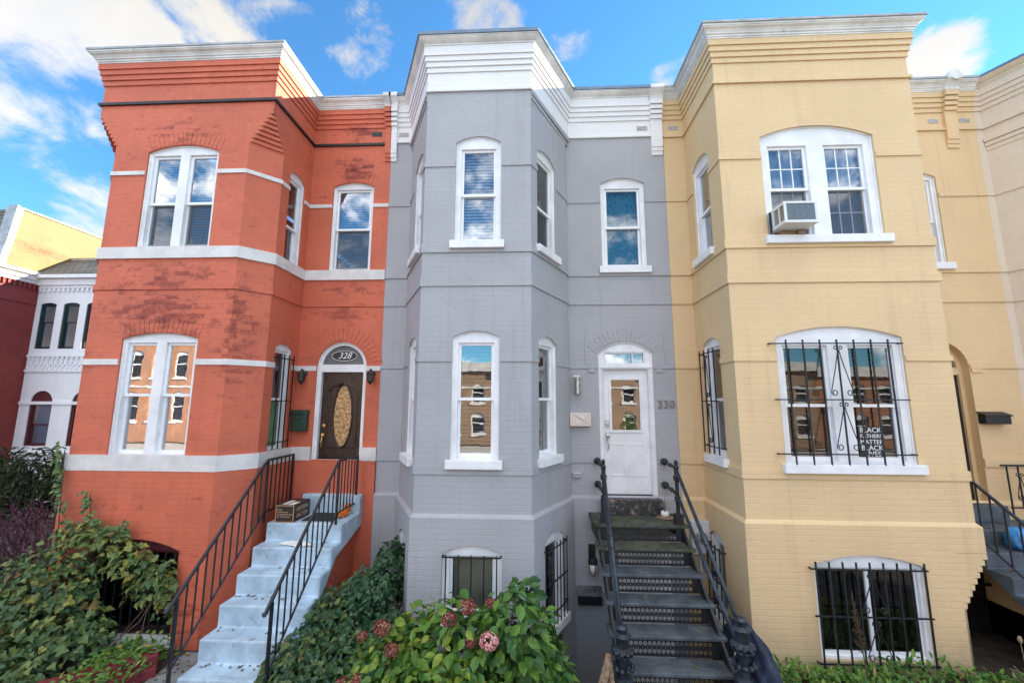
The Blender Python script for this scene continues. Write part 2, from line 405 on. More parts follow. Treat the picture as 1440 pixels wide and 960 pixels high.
M['pave'] = plain('gray_flagstone', (.21,.23,.23), .8, .2, 4, .4, 30)
M['edge'] = brick_paint('red_edging_brick', (.22,.035,.045), .15, .6, brickcol=.4)
M['asphalt'] = plain('asphalt', (.05,.05,.052), .9, .15, 3)
M['sidewalk'] = plain('sidewalk_concrete', (.52,.50,.46), .85, .12, 2)
M['opp'] = brick_paint('orange_street_brick', (.42,.17,.09), .16, .5, brickcol=.5)
M['opp2'] = brick_paint('brown_street_brick', (.58,.28,.155), .2, .5, brickcol=.5)
M['opp3'] = brick_paint('tan_street_brick', (.38,.25,.16), .16, .5, brickcol=.45)
M['bark'] = plain('brown_stem', (.10,.065,.04), .9, .3, 20)
M['purple_twig'] = plain('purple_twig', (.13,.045,.07), .9, .3, 20)
def shingle():
    m, nt, b = new_mat('gray_roof_shingle'); uv = N(nt, 'ShaderNodeTexCoord').outputs['UV']
    bt = N(nt, 'ShaderNodeTexBrick'); nt.links.new(uv, bt.inputs['Vector']); bt.inputs['Scale'].default_value = 1
    bt.inputs['Brick Width'].default_value = .25; bt.inputs['Row Height'].default_value = .13; bt.inputs['Mortar Size'].default_value = .012
    bt.inputs['Color1'].default_value = (.13,.13,.12,1); bt.inputs['Color2'].default_value = (.22,.20,.17,1); bt.inputs['Mortar'].default_value = (.04,.04,.04,1)
    nt.links.new(bt.outputs[0], b.inputs['Base Color']); b.inputs['Roughness'].default_value = .85
    bn = N(nt, 'ShaderNodeBump'); bn.inputs['Strength'].default_value = .5; bn.inputs['Distance'].default_value = .01; bn.invert = True
    nt.links.new(bt.outputs[1], bn.inputs['Height']); nt.links.new(bn.outputs[0], b.inputs['Normal']); return m
M['shingle'] = shingle()

# ------------------------------------------------------------------ windows
def spade(mb, F, uc, z0, z1, w, r=.006, hw=.085):
    """wrought iron spade scroll: narrow top, wide foot curling inwards"""
    H = z1-z0
    for sgn in (-1, 1):
        pts = []
        for i in range(13):                       # small top curl
            q = rad(-60+i*26); rr = .026*(1-.04*i)
            pts.append((sgn*(.03+rr*math.cos(q)*.9), H-.03+rr*math.sin(q)))
        pts = list(reversed(pts)); pts.append((sgn*.008, H-.06))
        for i in range(1, 8):
            t = i/8; pts.append((sgn*(.008+(hw-.008)*t**1.15), H-.06-(H-.13)*t))
        for i in range(16):                       # foot spiral
            q = rad(0-i*28); rr = .042*(1-.035*i)
            pts.append((sgn*(hw-.042+rr*math.cos(q)), .055+rr*math.sin(q)))
        mb.tube([F(uc+a, z0+b, w) for a, b in pts], r, 6)
def grille(win, F, uc, w, zb, zt, rows, n, deco=True, out=.07, du=0, ext=.05):
    uc += du
    mb = MB()
    for z in rows: mb.bar(F(uc-w/2-.03, z, out), F(uc+w/2+.03, z, out), .016)
    for i in range(n):
        inset = .02 if n != 7 else .17
        u = uc-w/2+inset+(w-2*inset)*i/(n-1)
        mb.bar(F(u, zb-ext, out+.012), F(u, zt+ext, out+.012), .016)
    for sx in (-1, 1):
        for z in (rows[0], rows[-1]): mb.bar(F(uc+sx*(w/2+.028), z, out), F(uc+sx*(w/2+.028), z, -.03), .016)
    if deco:
        for a, b in zip(rows[:-1], rows[1:]): spade(mb, F, uc, a+.04, b-.03, out+.024, .0065, min(.14, w*.13))
    part('security_grille', mb, M['black'], win)
def slats(mb, F, u0, u1, z0, z1, w, pitch, sw=.030, tilt=.5):
    z = z1
    while z > z0:
        d = sw*math.cos(tilt)/2; h = sw*math.sin(tilt)/2
        j = random.uniform(-.002, .002)
        mb.quad(F(u0, z-h+j, w+d), F(u1, z-h-j, w+d), F(u1, z+h-j, w-d), F(u0, z+h+j, w-d))
        z -= pitch
def sash_set(win, F, u0, u1, z0, z1, w, meet, sm, glass, bars=None, fr=.042, screen=False):
    zm = z0+(z1-z0)*meet
    up = MB(); lo = MB()
    up.panel(F, rect_loop(u0, u1, zm-.02, z1), [rect_loop(u0+fr, u1-fr, zm+.02, z1-fr)], w, .03, .03)
    lo.panel(F, rect_loop(u0, u1, z0, zm+.02), [rect_loop(u0+fr, u1-fr, z0+fr*1.3, zm-.02)], w-.035, .03, .03)
    if bars:
        nc, nr = bars
        for (mb, a, b, ww) in ((up, zm+.02, z1-fr, w-.022), (lo, z0+fr*1.3, zm-.02, w-.057)):
            for i in range(1, nc): mb.fbox(F, u0+fr+(u1-u0-2*fr)*i/nc-.007, u0+fr+(u1-u0-2*fr)*i/nc+.007, a, b, ww, ww+.008)
            for i in range(1, nr): mb.fbox(F, u0+fr, u1-fr, a+(b-a)*i/nr-.007, a+(b-a)*i/nr+.007, ww, ww+.0075)
    part('sash', up, sm, win); part('sash', lo, sm, win)
    g = MB(); g.quad(F(u0+.02, zm, w-.020), F(u1-.02, zm, w-.020), F(u1-.02, z1-.02, w-.020), F(u0+.02, z1-.02, w-.020)); part('pane', g, glass, win)
    if screen:
        q = MB(); q.quad(F(u0+.03, z0+.03, w-.030), F(u1-.03, z0+.03, w-.030), F(u1-.03, zm-.01, w-.030), F(u0+.03, zm-.01, w-.030)); part('insect_screen', q, M['screen'], win)
    g = MB(); g.quad(F(u0+.02, z0+.02, w-.055), F(u1-.02, z0+.02, w-.055), F(u1-.02, zm, w-.055), F(u0+.02, zm, w-.055)); part('pane', g, glass, win)
def window(H, F, uc, w, z0, zs, rise, double=False, blind='blind_w', pitch=.045, tilt=.6, glass='glass', casing='white', sash='vinyl', meet=.5,
           sill=True, sill_mat=None, side=.075, head=None, bars=None, gr=None, single=False, blind_lo=0.0, mull=.15, slider=False, screen=False, wcas=-.045):
    """arched casing with two-light sashes, panes, blind, sill and optional grille"""
    cas = MB(); hd = zs-.035 if head is None else head
    u0, u1 = uc-w/2+side, uc+w/2-side; zb = z0+.03
    holes = []
    if double: holes = [rect_loop(u0, uc-mull/2, zb, hd), rect_loop(uc+mull/2, u1, zb, hd)]
    else: holes = [rect_loop(u0, u1, zb, hd)]
    cas.panel(F, arch_loop(uc, w, z0, zs, rise, .006), holes, wcas, .07)
    # brick-mould bead round the opening
    win = part('window', cas, M[casing], H)
    bead = MB()
    lp = arch_loop(uc, w, z0, zs, rise, -.004)
    bead.tube([F(a, b, wcas+.006) for a, b in lp[1:]+[lp[0]]], .014, 6); part('brick_mould', bead, M[casing], win)
    for i, h in enumerate(holes):
        a, b = h[0][0], h[1][0]
        if slider:
            g = MB(); mid = (a+b)/2+.02
            g.panel(F, rect_loop(a, b, zb, hd), [rect_loop(a+.03, mid-.02, zb+.04, hd-.03), rect_loop(mid+.02, b-.03, zb+.04, hd-.03)], wcas-.035, .03)
            part('sash', g, M[sash], win)
            p = MB(); p.quad(F(a+.02, zb+.02, wcas-.055), F(b-.02, zb+.02, wcas-.055), F(b-.02, hd-.02, wcas-.055), F(a+.02, hd-.02, wcas-.055)); part('pane', p, M[glass], win)
        elif single:
            g = MB(); g.panel(F, rect_loop(a, b, zb, hd), [rect_loop(a+.04, b-.04, zb+.045, hd-.04)], wcas-.035, .03); part('sash', g, M[sash], win)
            p = MB(); p.quad(F(a+.02, zb+.02, wcas-.055), F(b-.02, zb+.02, wcas-.055), F(b-.02, hd-.02, wcas-.055), F(a+.02, hd-.02, wcas-.055)); part('pane', p, M[glass], win)
        else:
            sash_set(win, F, a-.004, b+.004, zb-.004, hd+.004, wcas-.035, meet, M[sash], M[glass], bars, screen=screen)
        if blind:
            bl = MB(); lo = zb+(hd-zb)*blind_lo
            if blind.startswith('blind'): slats(bl, F, a+.035, b-.035, lo, hd-.04, wcas-.16, pitch, pitch*.95, tilt)
            else:
                n = 26
                for k in range(n):      # soft folds
                    ua, ub = a+.02+(b-a-.04)*k/n, a+.02+(b-a-.04)*(k+1)/n
                    wa, wb = wcas-.17+.018*math.sin(k*1.25), wcas-.17+.018*math.sin((k+1)*1.25)
                    bl.quad(F(ua, lo, wa), F(ub, lo, wb), F(ub, hd, wb), F(ua, hd, wa))
            part('curtain' if not blind.startswith('blind') else 'blind', bl, M[blind], win)
    if sill:
        sl = MB(); sl.fbox(F, uc-w/2-.055, uc+w/2+.055, z0-.115, z0+.004, -.11, .075)
        part('sill', sl, M[sill_mat or casing], win, bevel=.008)
    if gr: grille(win, F, uc, *gr[:-1], **gr[-1])
    return win

# ------------------------------------------------------------------ house shells
WT, SL0, SL1, MI, SE, SU0, SU1, FR, TOP = 1.683, 2.22, 2.41, 3.756, 4.85, 5.355, 5.52, 7.96, 8.60
BACK = 10.0
def on_seg(poly, i, P):
    a, b = poly[i], poly[i+1]; F = frame(a, b)
    return F, (P[0]-a[0])*F.u[0]+(P[1]-a[1])*F.u[1]
def shell(H, mat, zones, openings, name='wall', left=True, right=True, reveal=.16, back=BACK):
    """zones = [(polyline, z0, z1)]; openings = [(zone, seg, point, w, z0, zs, rise)]"""
    mb = MB()
    for zi, (poly, z0, z1) in enumerate(zones):
        for i in range(len(poly)-1):
            F = frame(poly[i], poly[i+1]); hs = []
            for (zn, sg, P, w, a, zs, rise) in openings:
                if zn == zi and sg == i:
                    u = (P[0]-poly[i][0])*F.u[0]+(P[1]-poly[i][1])*F.u[1]
                    hs.append(arch_loop(u, w, a, zs, rise))
            mb.panel(F, rect_loop(0, F.L, z0, z1), hs, 0, reveal)
    p = zones[0][0]; xl, xr = zones[-1][0][0][0], zones[-1][0][-1][0]; yl = zones[-1][0][0][1]
    zt = zones[-1][2]; zb = zones[0][1]
    if left: mb.quad((xl, back, zb), (xl, yl, zb), (xl, yl, zt), (xl, back, zt))
    if right: mb.quad((xr, yl, zb), (xr, back, zb), (xr, back, zt), (xr, yl, zt))
    mb.quad((xr, back, zb), (xl, back, zb), (xl, back, zt), (xr, back, zt))
    return part(name, mb, mat, H)
def course(H, name, mat, poly, z0, z1, out, cuts=(), slope=.0, o0=0.0):
    for pts, ms in cut(poly, cuts):
        mb = MB(); mb.sweep(pts, [(-.002, z0), (o0+out, z0), (o0+out, z1-slope), (-.002, z1)], True, ms)
        part(name, mb, mat, H)
def roof_cap(H, poly, z, out, back=BACK, mat='flash_old', th=.035):
    mb = MB(); op = offset(poly, out)
    op[0] = (poly[0][0], op[0][1]); op[-1] = (poly[-1][0], op[-1][1])
    mb.prism(op+[(poly[-1][0], back), (poly[0][0], back)], z, z+th); part('roof', mb, M[mat], H)
def corbelled_frieze(H, mat, poly, cuts=()):
    mb = MB()
    zs = (8.285, 8.37, 8.455, 8.54, 8.72)
    for k in range(4):
        o = .020*(k+1); z = zs[k]
        mb.sweep(poly, [(-.002, z), (o, z), (o, zs[k+1]+(.001 if k < 3 else 0)), (-.002, zs[k+1]+.001)])
    return part('corbelled_frieze', mb, mat, H)
def crown(H, mat, poly, big=False, z0=8.635, zt=8.80):
    o = .088
    if not big:
        pr = [(-.002,z0),(o,z0),(o,z0+.02),(o+.012,z0+.025),(o+.015,z0+.05),(o+.030,z0+.058),(o+.034,z0+.075),(o+.055,z0+.105),(o+.085,z0+.125),(o+.088,z0+.135),(o+.098,z0+.14),(o+.100,zt),(-.002,zt)]
    else:
        pr = [(-.002,z0),(o,z0),(o+.003,z0+.02),(o+.015,z0+.026),(o+.018,z0+.045),(o+.034,z0+.055),(o+.06,z0+.075),(o+.085,z0+.10),(o+.088,z0+.108),(o+.098,z0+.112),(o+.100,zt),(-.002,zt)]
    mb = MB(); mb.sweep(poly, pr); return part('cornice', mb, mat, H)
def pier(H, mat, x0, x1, cmat=None, zlow=7.75, drop=True):
    mb = MB()
    mb.box(x0, .02, zlow, x1, -.050, 8.62)
    mb.box(x0-.002, .02, zlow-.075, x1+.002, -.036, zlow); mb.box(x0+.001, .02, zlow-.15, x1-.001, -.022, zlow-.075)
    for k, z in enumerate((8.285, 8.37, 8.455, 8.54)): mb.box(x0-.004-.002*k, .02, z, x1+.004+.002*k, -.058-.020*(k+1), z+.07 if k < 3 else 8.64)
    part('cornice_bracket', mb, mat, H)
    c = MB(); c.sweep([(x0-.02, .0), (x1+.02, .0)], [(-.002,8.638),(.14,8.638),(.15,8.68),(.175,8.72),(.225,8.775),(.235,8.78),(.235,8.85),(-.002,8.85)])
    part('bracket_cap', c, cmat or mat, H)
def corner_corbel(H, mat, corner, d1, d2, c0, z0, n, dz, grow_up=True):
    """stepped courses that bring a chamfered corner back out to the square"""
    mb = MB()
    for k in range(n):
        t = (k+1)/(n+.0) if grow_up else 1-k/(n+.0)
        ck = c0*(1-t)
        z = z0+k*dz
        P = lambda d, c: (corner[0]+d[0]*c, corner[1]+d[1]*c)
        q = [P(d1, c0-.001), P(d1, ck+1e-4), P(d2, ck+1e-4), P(d2, c0-.001)]
        # make sure the outer faces stand a hair proud
        mb.prism(q if area(q) > 0 else q[::-1], z, z+dz*.86)
        t2 = max(0, t-.07); c2 = c0*(1-t2)
        q = [P(d1, c0-.001), P(d1, c2+1e-4), P(d2, c2+1e-4), P(d2, c0-.001)]
        mb.prism(q if area(q) > 0 else q[::-1], z+dz*.86, z+dz)
    part('stepped_corbel', mb, mat, H)
def area(q): return sum(q[i][0]*q[(i+1)%len(q)][1]-q[(i+1)%len(q)][0]*q[i][1] for i in range(len(q)))/2

# ================================================================== RED HOUSE
XB0, XB1, XB2, XB3 = -7.45, -2.60, 2.395, 7.80
H = thing('brick_rowhouse', 'red painted brick rowhouse with white bands and square bay', 'house', (-5.0, 0, GZ), 'attached brick rowhouses')
RED = H
pr = -1.216
chl = [(XB0,0),(-6.98,0),(-6.98,pr+.35),(-6.63,pr),(-4.43,pr),(-4.08,pr+.35),(-4.08,0),(XB1,0)]
sq = [(XB0,0),(-6.98,0),(-6.98,pr),(-4.08,pr),(-4.08,0),(XB1,0)]
low = offset(chl, .03); low[0] = (XB0, -.03); low[-1] = (XB1, -.03)
ops = [ (0,3,(-5.45,pr),1.30,.10,1.17,.14),
        (1,3,(-5.49,pr),1.17,2.41,4.10,.09), (1,3,(-5.49,pr),1.17,5.52,7.09,.12),
        (1,5,(-4.08,-.42),.46,2.41,4.05,.07), (1,5,(-4.08,-.42),.46,5.52,7.02,.10),
        (1,6,(-3.29,0),.88,1.70,3.80,.42), (1,6,(-3.27,0),.76,5.52,7.12,.08) ]
shell(H, M['red'], [(low, GZ, 2.23), (chl, 2.23, 7.78), (sq, 7.78, TOP+.1)], ops)
up = MB(); up.sweep(low, [(0,2.23),(-.034,2.232)], False); part('water_table', up, M['red_trim'], H)
for cx, d1, d2 in (((-4.08,pr),(-1,0),(0,1)), ((-6.98,pr),(1,0),(0,1))):
    corner_corbel(H, M['red'], cx, d1, d2, .35, 7.24, 8, .0675)
course(H, 'stone_band', M['red_trim'], chl, 2.215, 2.43, .035, [(6, -3.73+4.08, -2.85+4.08)])
wcut = lambda P, w, i, poly: (i, on_seg(poly, i, P)[1]-w/2-.0, on_seg(poly, i, P)[1]+w/2+.0)
course(H, 'stone_band', M['red_trim'], chl, 3.715, 3.80, .02, [wcut((-5.49,pr),1.18,3,chl), wcut((-4.08,-.42),.47,5,chl), wcut((-3.29,0),.89,6,chl)])
course(H, 'stone_band', M['red_trim'], chl, 5.335, 5.515, .035)
course(H, 'stone_band', M['red_trim'], chl, 6.71, 6.775, .02, [wcut((-5.49,pr),1.18,3,chl), wcut((-4.08,-.42),.47,5,chl), wcut((-3.27,0),.77,6,chl)])
course(H, 'string_course', M['red'], chl, 4.85, 4.93, .02, slope=.0)
course(H, 'black_moulding', M['black_band'], sq, 7.93, 7.985, .035, slope=.012)
corbelled_frieze(H, M['red'], sq)
crown(H, M['white_crown'], sq, False)
roof_cap(H, sq, 8.802, .200)
pier(H, M['red'], -2.71, -2.603, M['white_crown'])
vb = MB(); vb.box(-2.98,-.006,8.12,-2.79,.02,8.21); part('vent', vb, M['black_band'], H)
Fr = frame(chl[3], chl[4]); ur = -5.49+6.63
window(H, Fr, ur, 1.17, 5.52, 7.09, .12, True, 'blind_b', .045, .9, 'glass', sill=False, mull=.15, side=.06, head=7.06, meet=.47, screen=True)
window(H, Fr, ur, 1.17, 2.41, 4.10, .09, True, 'curtain', glass='glass_red', sill=False, mull=.15, side=.06, head=4.05, meet=.52)
Fl = frame(low[3], low[4])
window(H, Fl, (-5.45-low[3][0]), 1.30, .10, 1.17, .14, False, None, glass='glass_lo', casing='maroon', sash='maroon', side=.05, single=True, sill_mat='white',
       gr=(1.24, .16, 1.12, [.2,.95], 10, dict(deco=False, out=-.01, ext=.02)), head=1.16)
Fs = frame(chl[5], chl[6]); us = on_seg(chl, 5, (-4.08,-.42))[1]
window(H, Fs, us, .46, 5.52, 7.02, .10, False, 'blind_d', .05, .5, 'glass_lo', sill=False, side=.05, meet=.42)
side_win = window(H, Fs, us, .46, 2.41, 4.05, .07, False, 'blind_w', .03, 1.1, 'glass_lo', sill=False, side=.05, meet=.5,
       gr=(.44, 2.5, 3.9, [2.55, 3.2, 3.88], 4, dict(deco=False, out=.05)))
gp_ = MB(); gp_.fbox(Fs, us-.16, us+.16, 2.48, 3.22, -.125, -.115); part('green_panel', gp_, M['green_pane'], side_win)
Fw = frame(chl[6], chl[7])
window(H, Fw, -3.27+4.08, .76, 5.52, 7.12, .08, False, 'blind_b', .05, 1.0, 'glass', sill=False, side=.055, meet=.5, screen=True)
# door with round-headed transom
def door_red(H):
    F = Fw; uc = -3.29+4.08
    cas = MB(); cas.panel(F, arch_loop(uc,.88,1.70,3.80,.42,.006), [rect_loop(uc-.37,uc+.37,1.70,3.70), arch_loop(uc,.74,3.83,3.835,.33)], -.05, .09)
    d = part('door', cas, M['white'], H)
    lp = arch_loop(uc,.88,1.70,3.80,.42,-.004); b = MB(); b.tube([F(a,c,-.042) for a,c in lp[1:]+[lp[0]]], .018, 6); part('door_mould', b, M['white'], d)
    s = MB(); ov = [(uc+.01+.155*math.cos(2*math.pi*i/32), 2.95+.52*math.sin(2*math.pi*i/32)) for i in range(32)]
    s.panel(F, rect_loop(uc-.375,uc+.375,1.71,3.705), [ov], -.12, .03)
    for k in range(2):
        u0 = uc-.28+.31*k
        s.panel(F, rect_loop(u0,u0+.25,1.86,2.26), [rect_loop(u0+.03,u0+.22,1.89,2.23)], -.108, .012, .012)
    part('door_leaf', s, M['door_dk'], d)
    mo = MB(); mo.tube([F(uc+.01+.172*math.cos(2*math.pi*i/36), 2.95+.54*math.sin(2*math.pi*i/36), -.114) for i in range(37)], .014, 6)
    rimp = [(-.26,2.42),(-.26,3.35),(-.2,3.44),(-.1,3.47),(0,3.52),(.1,3.47),(.2,3.44),(.26,3.35),(.26,2.42),(-.26,2.42)]
    mo.tube([F(uc+.01+a, z, -.116) for a,z in rimp], .012, 6); part('door_moulding', mo, M['door_dk'], d)
    g = MB(); g.poly([F(a,c,-.135) for a,c in ov]); part('oval_pane', g, M['frost'], d)
    t = MB(); t.poly([F(a,c,-.10) for a,c in arch_loop(uc,.76,3.82,3.825,.34)]); part('transom', t, M['transom'], d)
    h = MB(); h.lathe([(.0,0),(.028,0),(.028,.012),(.012,.014),(.012,.04),(.028,.045),(.030,.065),(.0,.07)], F(uc-.30,2.62,-.118), 14, (0,-1,0))
    h.lathe([(0,0),(.028,0),(.03,.02),(0,.022)], F(uc-.30,2.78,-.118), 14, (0,-1,0))
    h.tube([F(uc-.30,2.60,-.11),F(uc-.30,2.58,-.06),F(uc-.30,2.50,-.05),F(uc-.30,2.42,-.06),F(uc-.30,2.40,-.11)], .010, 8); part('handle', h, M['brass'], d)
    # oval number plate
    p = MB(); p.poly([F(uc+.235*math.cos(2*math.pi*i/36), 3.985+.098*math.sin(2*math.pi*i/36), -.090) for i in range(36)]); pl = part('number_plate', p, M['ink_k'], d)
    p = MB(); p.tube([F(uc+.225*math.cos(2*math.pi*i/36), 3.985+.088*math.sin(2*math.pi*i/36), -.088) for i in range(37)], .005, 5)
    q = text_mb('328', .155, F, uc, 3.985, -.086, .003, shear=.35); p.add(q.v, q.f); part('lettering', p, M['ink_w'], d)
    # brick hood ring round the arch
    r = MB(); R1, R2 = .47, .72
    n = 22
    cz = 3.80-.02
    for i in range(n):
        a0 = math.pi*(i+.06)/n; a1 = math.pi*(i+.94)/n
        q = [(uc+R1*math.cos(a0),cz+R1*math.sin(a0)),(uc+R2*math.cos(a0),cz+R2*math.sin(a0)),(uc+R2*math.cos(a1),cz+R2*math.sin(a1)),(uc+R1*math.cos(a1),cz+R1*math.sin(a1))]
        vs = [F(u,z,.008) for u,z in q]+[F(u,z,-.002) for u,z in q]
        r.add(vs, [(0,1,2,3),(0,4,5,1),(1,5,6,2),(2,6,7,3),(3,7,4,0)])
    part('brick_arch', r, M['red'], H)
door_red(H)
def brick_hood(H, F, uc, w, zs, rise, mat, n, h=.22):
    r = MB(); R_ = ((w/2)**2+rise**2)/(2*rise); zc = zs+rise-R_; a0 = math.asin((w/2)/R_)
    for i in range(n):
        b0 = -a0+2*a0*(i+.05)/n; b1 = -a0+2*a0*(i+.95)/n
        q = [(uc+rr*math.sin(bb), zc+rr*math.cos(bb)) for rr, bb in ((R_+.012,b1),(R_+h,b1),(R_+h,b0),(R_+.012,b0))]
        vs = [F(u,z,.005) for u,z in q]+[F(u,z,-.002) for u,z in q]
        r.add(vs, [(0,1,2,3),(0,4,5,1),(1,5,6,2),(2,6,7,3),(3,7,4,0)])
    part('brick_arch', r, mat, H)
brick_hood(H, Fr, ur, 1.17, 4.10, .09, M['red'], 17); brick_hood(H, Fr, ur, 1.17, 7.09, .12, M['red'], 17); brick_hood(H, Fw, -3.27+4.08, .76, 7.12, .08, M['red'], 11)

# ================================================================== GRAY HOUSE
H = thing('brick_rowhouse', 'gray painted brick rowhouse with white cornice and canted bay', 'house', (-.1, 0, GZ), 'attached brick rowhouses'); GRAY = H
pg = -1.247
gp = [(XB1+.002,0),(-2.16,0),(-2.16,-.10),(-1.60,pg),(0.0,pg),(.62,-.10),(.62,0),(XB2-.002,0)]
low = offset(gp, .045); low[0] = (XB1+.002,-.045); low[-1] = (XB2-.002,-.045)
gup = [(XB1+.002,0),(-2.22,0),(-1.60,pg),(0.0,pg),(.68,0),(XB2-.002,0)]
def canted(i, s): 
    a, b = gp[i], gp[i+1]; L = math.hypot(b[0]-a[0], b[1]-a[1]); return (a[0]+(b[0]-a[0])*s/L, a[1]+(b[1]-a[1])*s/L)
RS = canted(4, .53); LSd = canted(2, 1.273-.53)
ops = [(0,3,(-.785,pg),.79,.45,1.23,.10), (0,4,canted(4,.60),.62,.18,1.26,.10), (0,2,LSd,.62,.18,1.26,.10),
       (1,3,(-.785,pg),.67,2.41,4.11,.085), (1,3,(-.79,pg),.69,5.52,7.10,.105),
       (1,4,RS,.62,2.41,4.07,.10), (1,4,RS,.66,5.52,7.06,.11), (1,2,LSd,.62,2.41,4.07,.10), (1,2,LSd,.66,5.52,7.06,.11),
       (1,6,(1.575,0),.90,1.69,4.01,.19), (1,6,(1.63,0),.78,5.52,7.08,.10)]
shell(H, M['gray'], [(low, GZ-1.3, WT-.02), (gp, WT-.02, FR), (gp, FR, TOP+.1)], ops)
up = MB(); up.sweep(low, [(0,WT-.02),(.0,WT-.015),(-.047,WT+.03)], False); part('water_table', up, M['gray'], H)
course(H, 'string_course', M['gray'], gp, SL0, SL0+.12, .016, [wcut((1.575,0),.91,6,gp)])
course(H, 'string_course', M['gray'], gp, MI, MI+.07, .016, [wcut((-.785,pg),.68,3,gp), wcut(RS,.63,4,gp), wcut(LSd,.63,2,gp), wcut((1.575,0),.91,6,gp)])
course(H, 'string_course', M['gray'], gp, SE, SE+.12, .018)
course(H, 'string_course', M['gray'], gp, SU0, SU0+.13, .02)
course(H, 'string_course', M['gray'], gp, 6.71, 6.78, .016, [wcut((-.79,pg),.70,3,gp), wcut(RS,.67,4,gp), wcut(LSd,.67,2,gp), wcut((1.63,0),.79,6,gp)])
fz = MB(); fz.sweep(gup, [(.004,FR+.002),(.03,FR+.002),(.034,FR+.03),(.012,FR+.05),(.012,8.30)], False); part('frieze', fz, M['white_frieze'], H)
for seg in ((1,2),(3,4)):                       # stepped courses under the frieze on the canted sides
    a, b = gup[seg[0]], gup[seg[1]]; la, lb = ((gp[1][0],0),gp[3]) if seg[0] == 1 else (gp[4],(gp[6][0],0))
    mb = MB()
    for k in range(3):
        t = (3-k)/3.3; z1 = FR-.075*k
        pa = (la[0]+(a[0]-la[0])*t, la[1]+(a[1]-la[1])*t); pb = (lb[0]+(b[0]-lb[0])*t, lb[1]+(b[1]-lb[1])*t)
        o = .006+.012*(2-k)
        n = seg_n(pa, pb)
        mb.prism([(pa[0]+n[0]*o,pa[1]+n[1]*o),(pb[0]+n[0]*o,pb[1]+n[1]*o),(pb[0]-n[0]*.2,pb[1]-n[1]*.2+.05),(pa[0]-n[0]*.2,pa[1]-n[1]*.2+.05)], z1-.068, z1-.002)
    part('stepped_corbel', mb, M['gray'], H)
corbelled_frieze(H, M['white_frieze'], offset(gup,.012))
crown(H, M['white_crown'], gup, True, 8.675, 8.80)
roof_cap(H, gup, 8.802, .205, mat='flash', th=.055)
pier(H, M['white_frieze'], XB2-.22, XB2-.02, M['white_crown']); pier(H, M['white_frieze'], -2.597, -2.49, M['white_crown'])
vb = MB(); vb.box(-2.46,-.020,8.09,-2.28,.02,8.17); part('vent', vb, M['vent'], H)
vb = MB(); vb.box(1.93,-.020,8.09,2.12,.02,8.17); part('vent', vb, M['vent'], H)
Fg = frame(gp[3], gp[4]); Fgr = frame(gp[4], gp[5]); Fgl = frame(gp[2], gp[3]); Fgw = frame(gp[6], gp[7])
window(H, Fg, -.79+1.60, .69, 5.52, 7.10, .105, blind='blind_w', pitch=.05, tilt=1.1, side=.08, head=7.02)
window(H, Fg, -.785+1.60, .67, 2.41, 4.11, .085, blind='blind_w', pitch=.055, tilt=.25, glass='glass_hi', side=.08, head=4.03, meet=.5)
window(H, Fgr, .53, .66, 5.52, 7.06, .11, blind='blind_d', pitch=.05, tilt=.9, glass='glass_lo', side=.06, meet=.45, screen=True)
window(H, Fgr, .53, .62, 2.41, 4.07, .10, blind='blind_d', pitch=.05, tilt=.9, glass='glass', side=.06)
window(H, Fgl, 1.273-.53, .66, 5.52, 7.06, .11, blind='blind_d', side=.06, glass='glass_lo')
window(H, Fgl, 1.273-.53, .62, 2.41, 4.07, .10, blind='blind_d', side=.06, glass='glass_lo')
window(H, Fgw, 1.63-.62, .78, 5.52, 7.08, .10, blind='shade_teal', glass='glass_lo', side=.08, head=7.00)
Fgb = frame(low[3], low[4]); Fgb2 = frame(low[4], low[5]); Fgb3 = frame(low[2], low[3])
window(H, Fgb, -.785-low[3][0], .79, .45, 1.23, .10, blind='blind_k', pitch=.04, tilt=.9, glass='glass_lo', single=True, side=.09, head=1.19,
       gr=(.70, .5, 1.18, [.55, 1.20], 5, dict(deco=False, out=.05)))
ub = (canted(4,.60)[0]-low[4][0])*Fgb2.u[0]+(canted(4,.60)[1]-low[4][1])*Fgb2.u[1]
window(H, Fgb2, ub, .62, .18, 1.26, .10, blind='blind_d', glass='glass_lo', side=.06, single=True,
       gr=(.60, .24, 1.2, [.35, .75, 1.18], 6, dict(deco=False, out=.05)))
window(H, Fgb3, 1.27-.53, .62, .18, 1.26, .10, blind='blind_d', glass='glass_lo', side=.06, single=True)
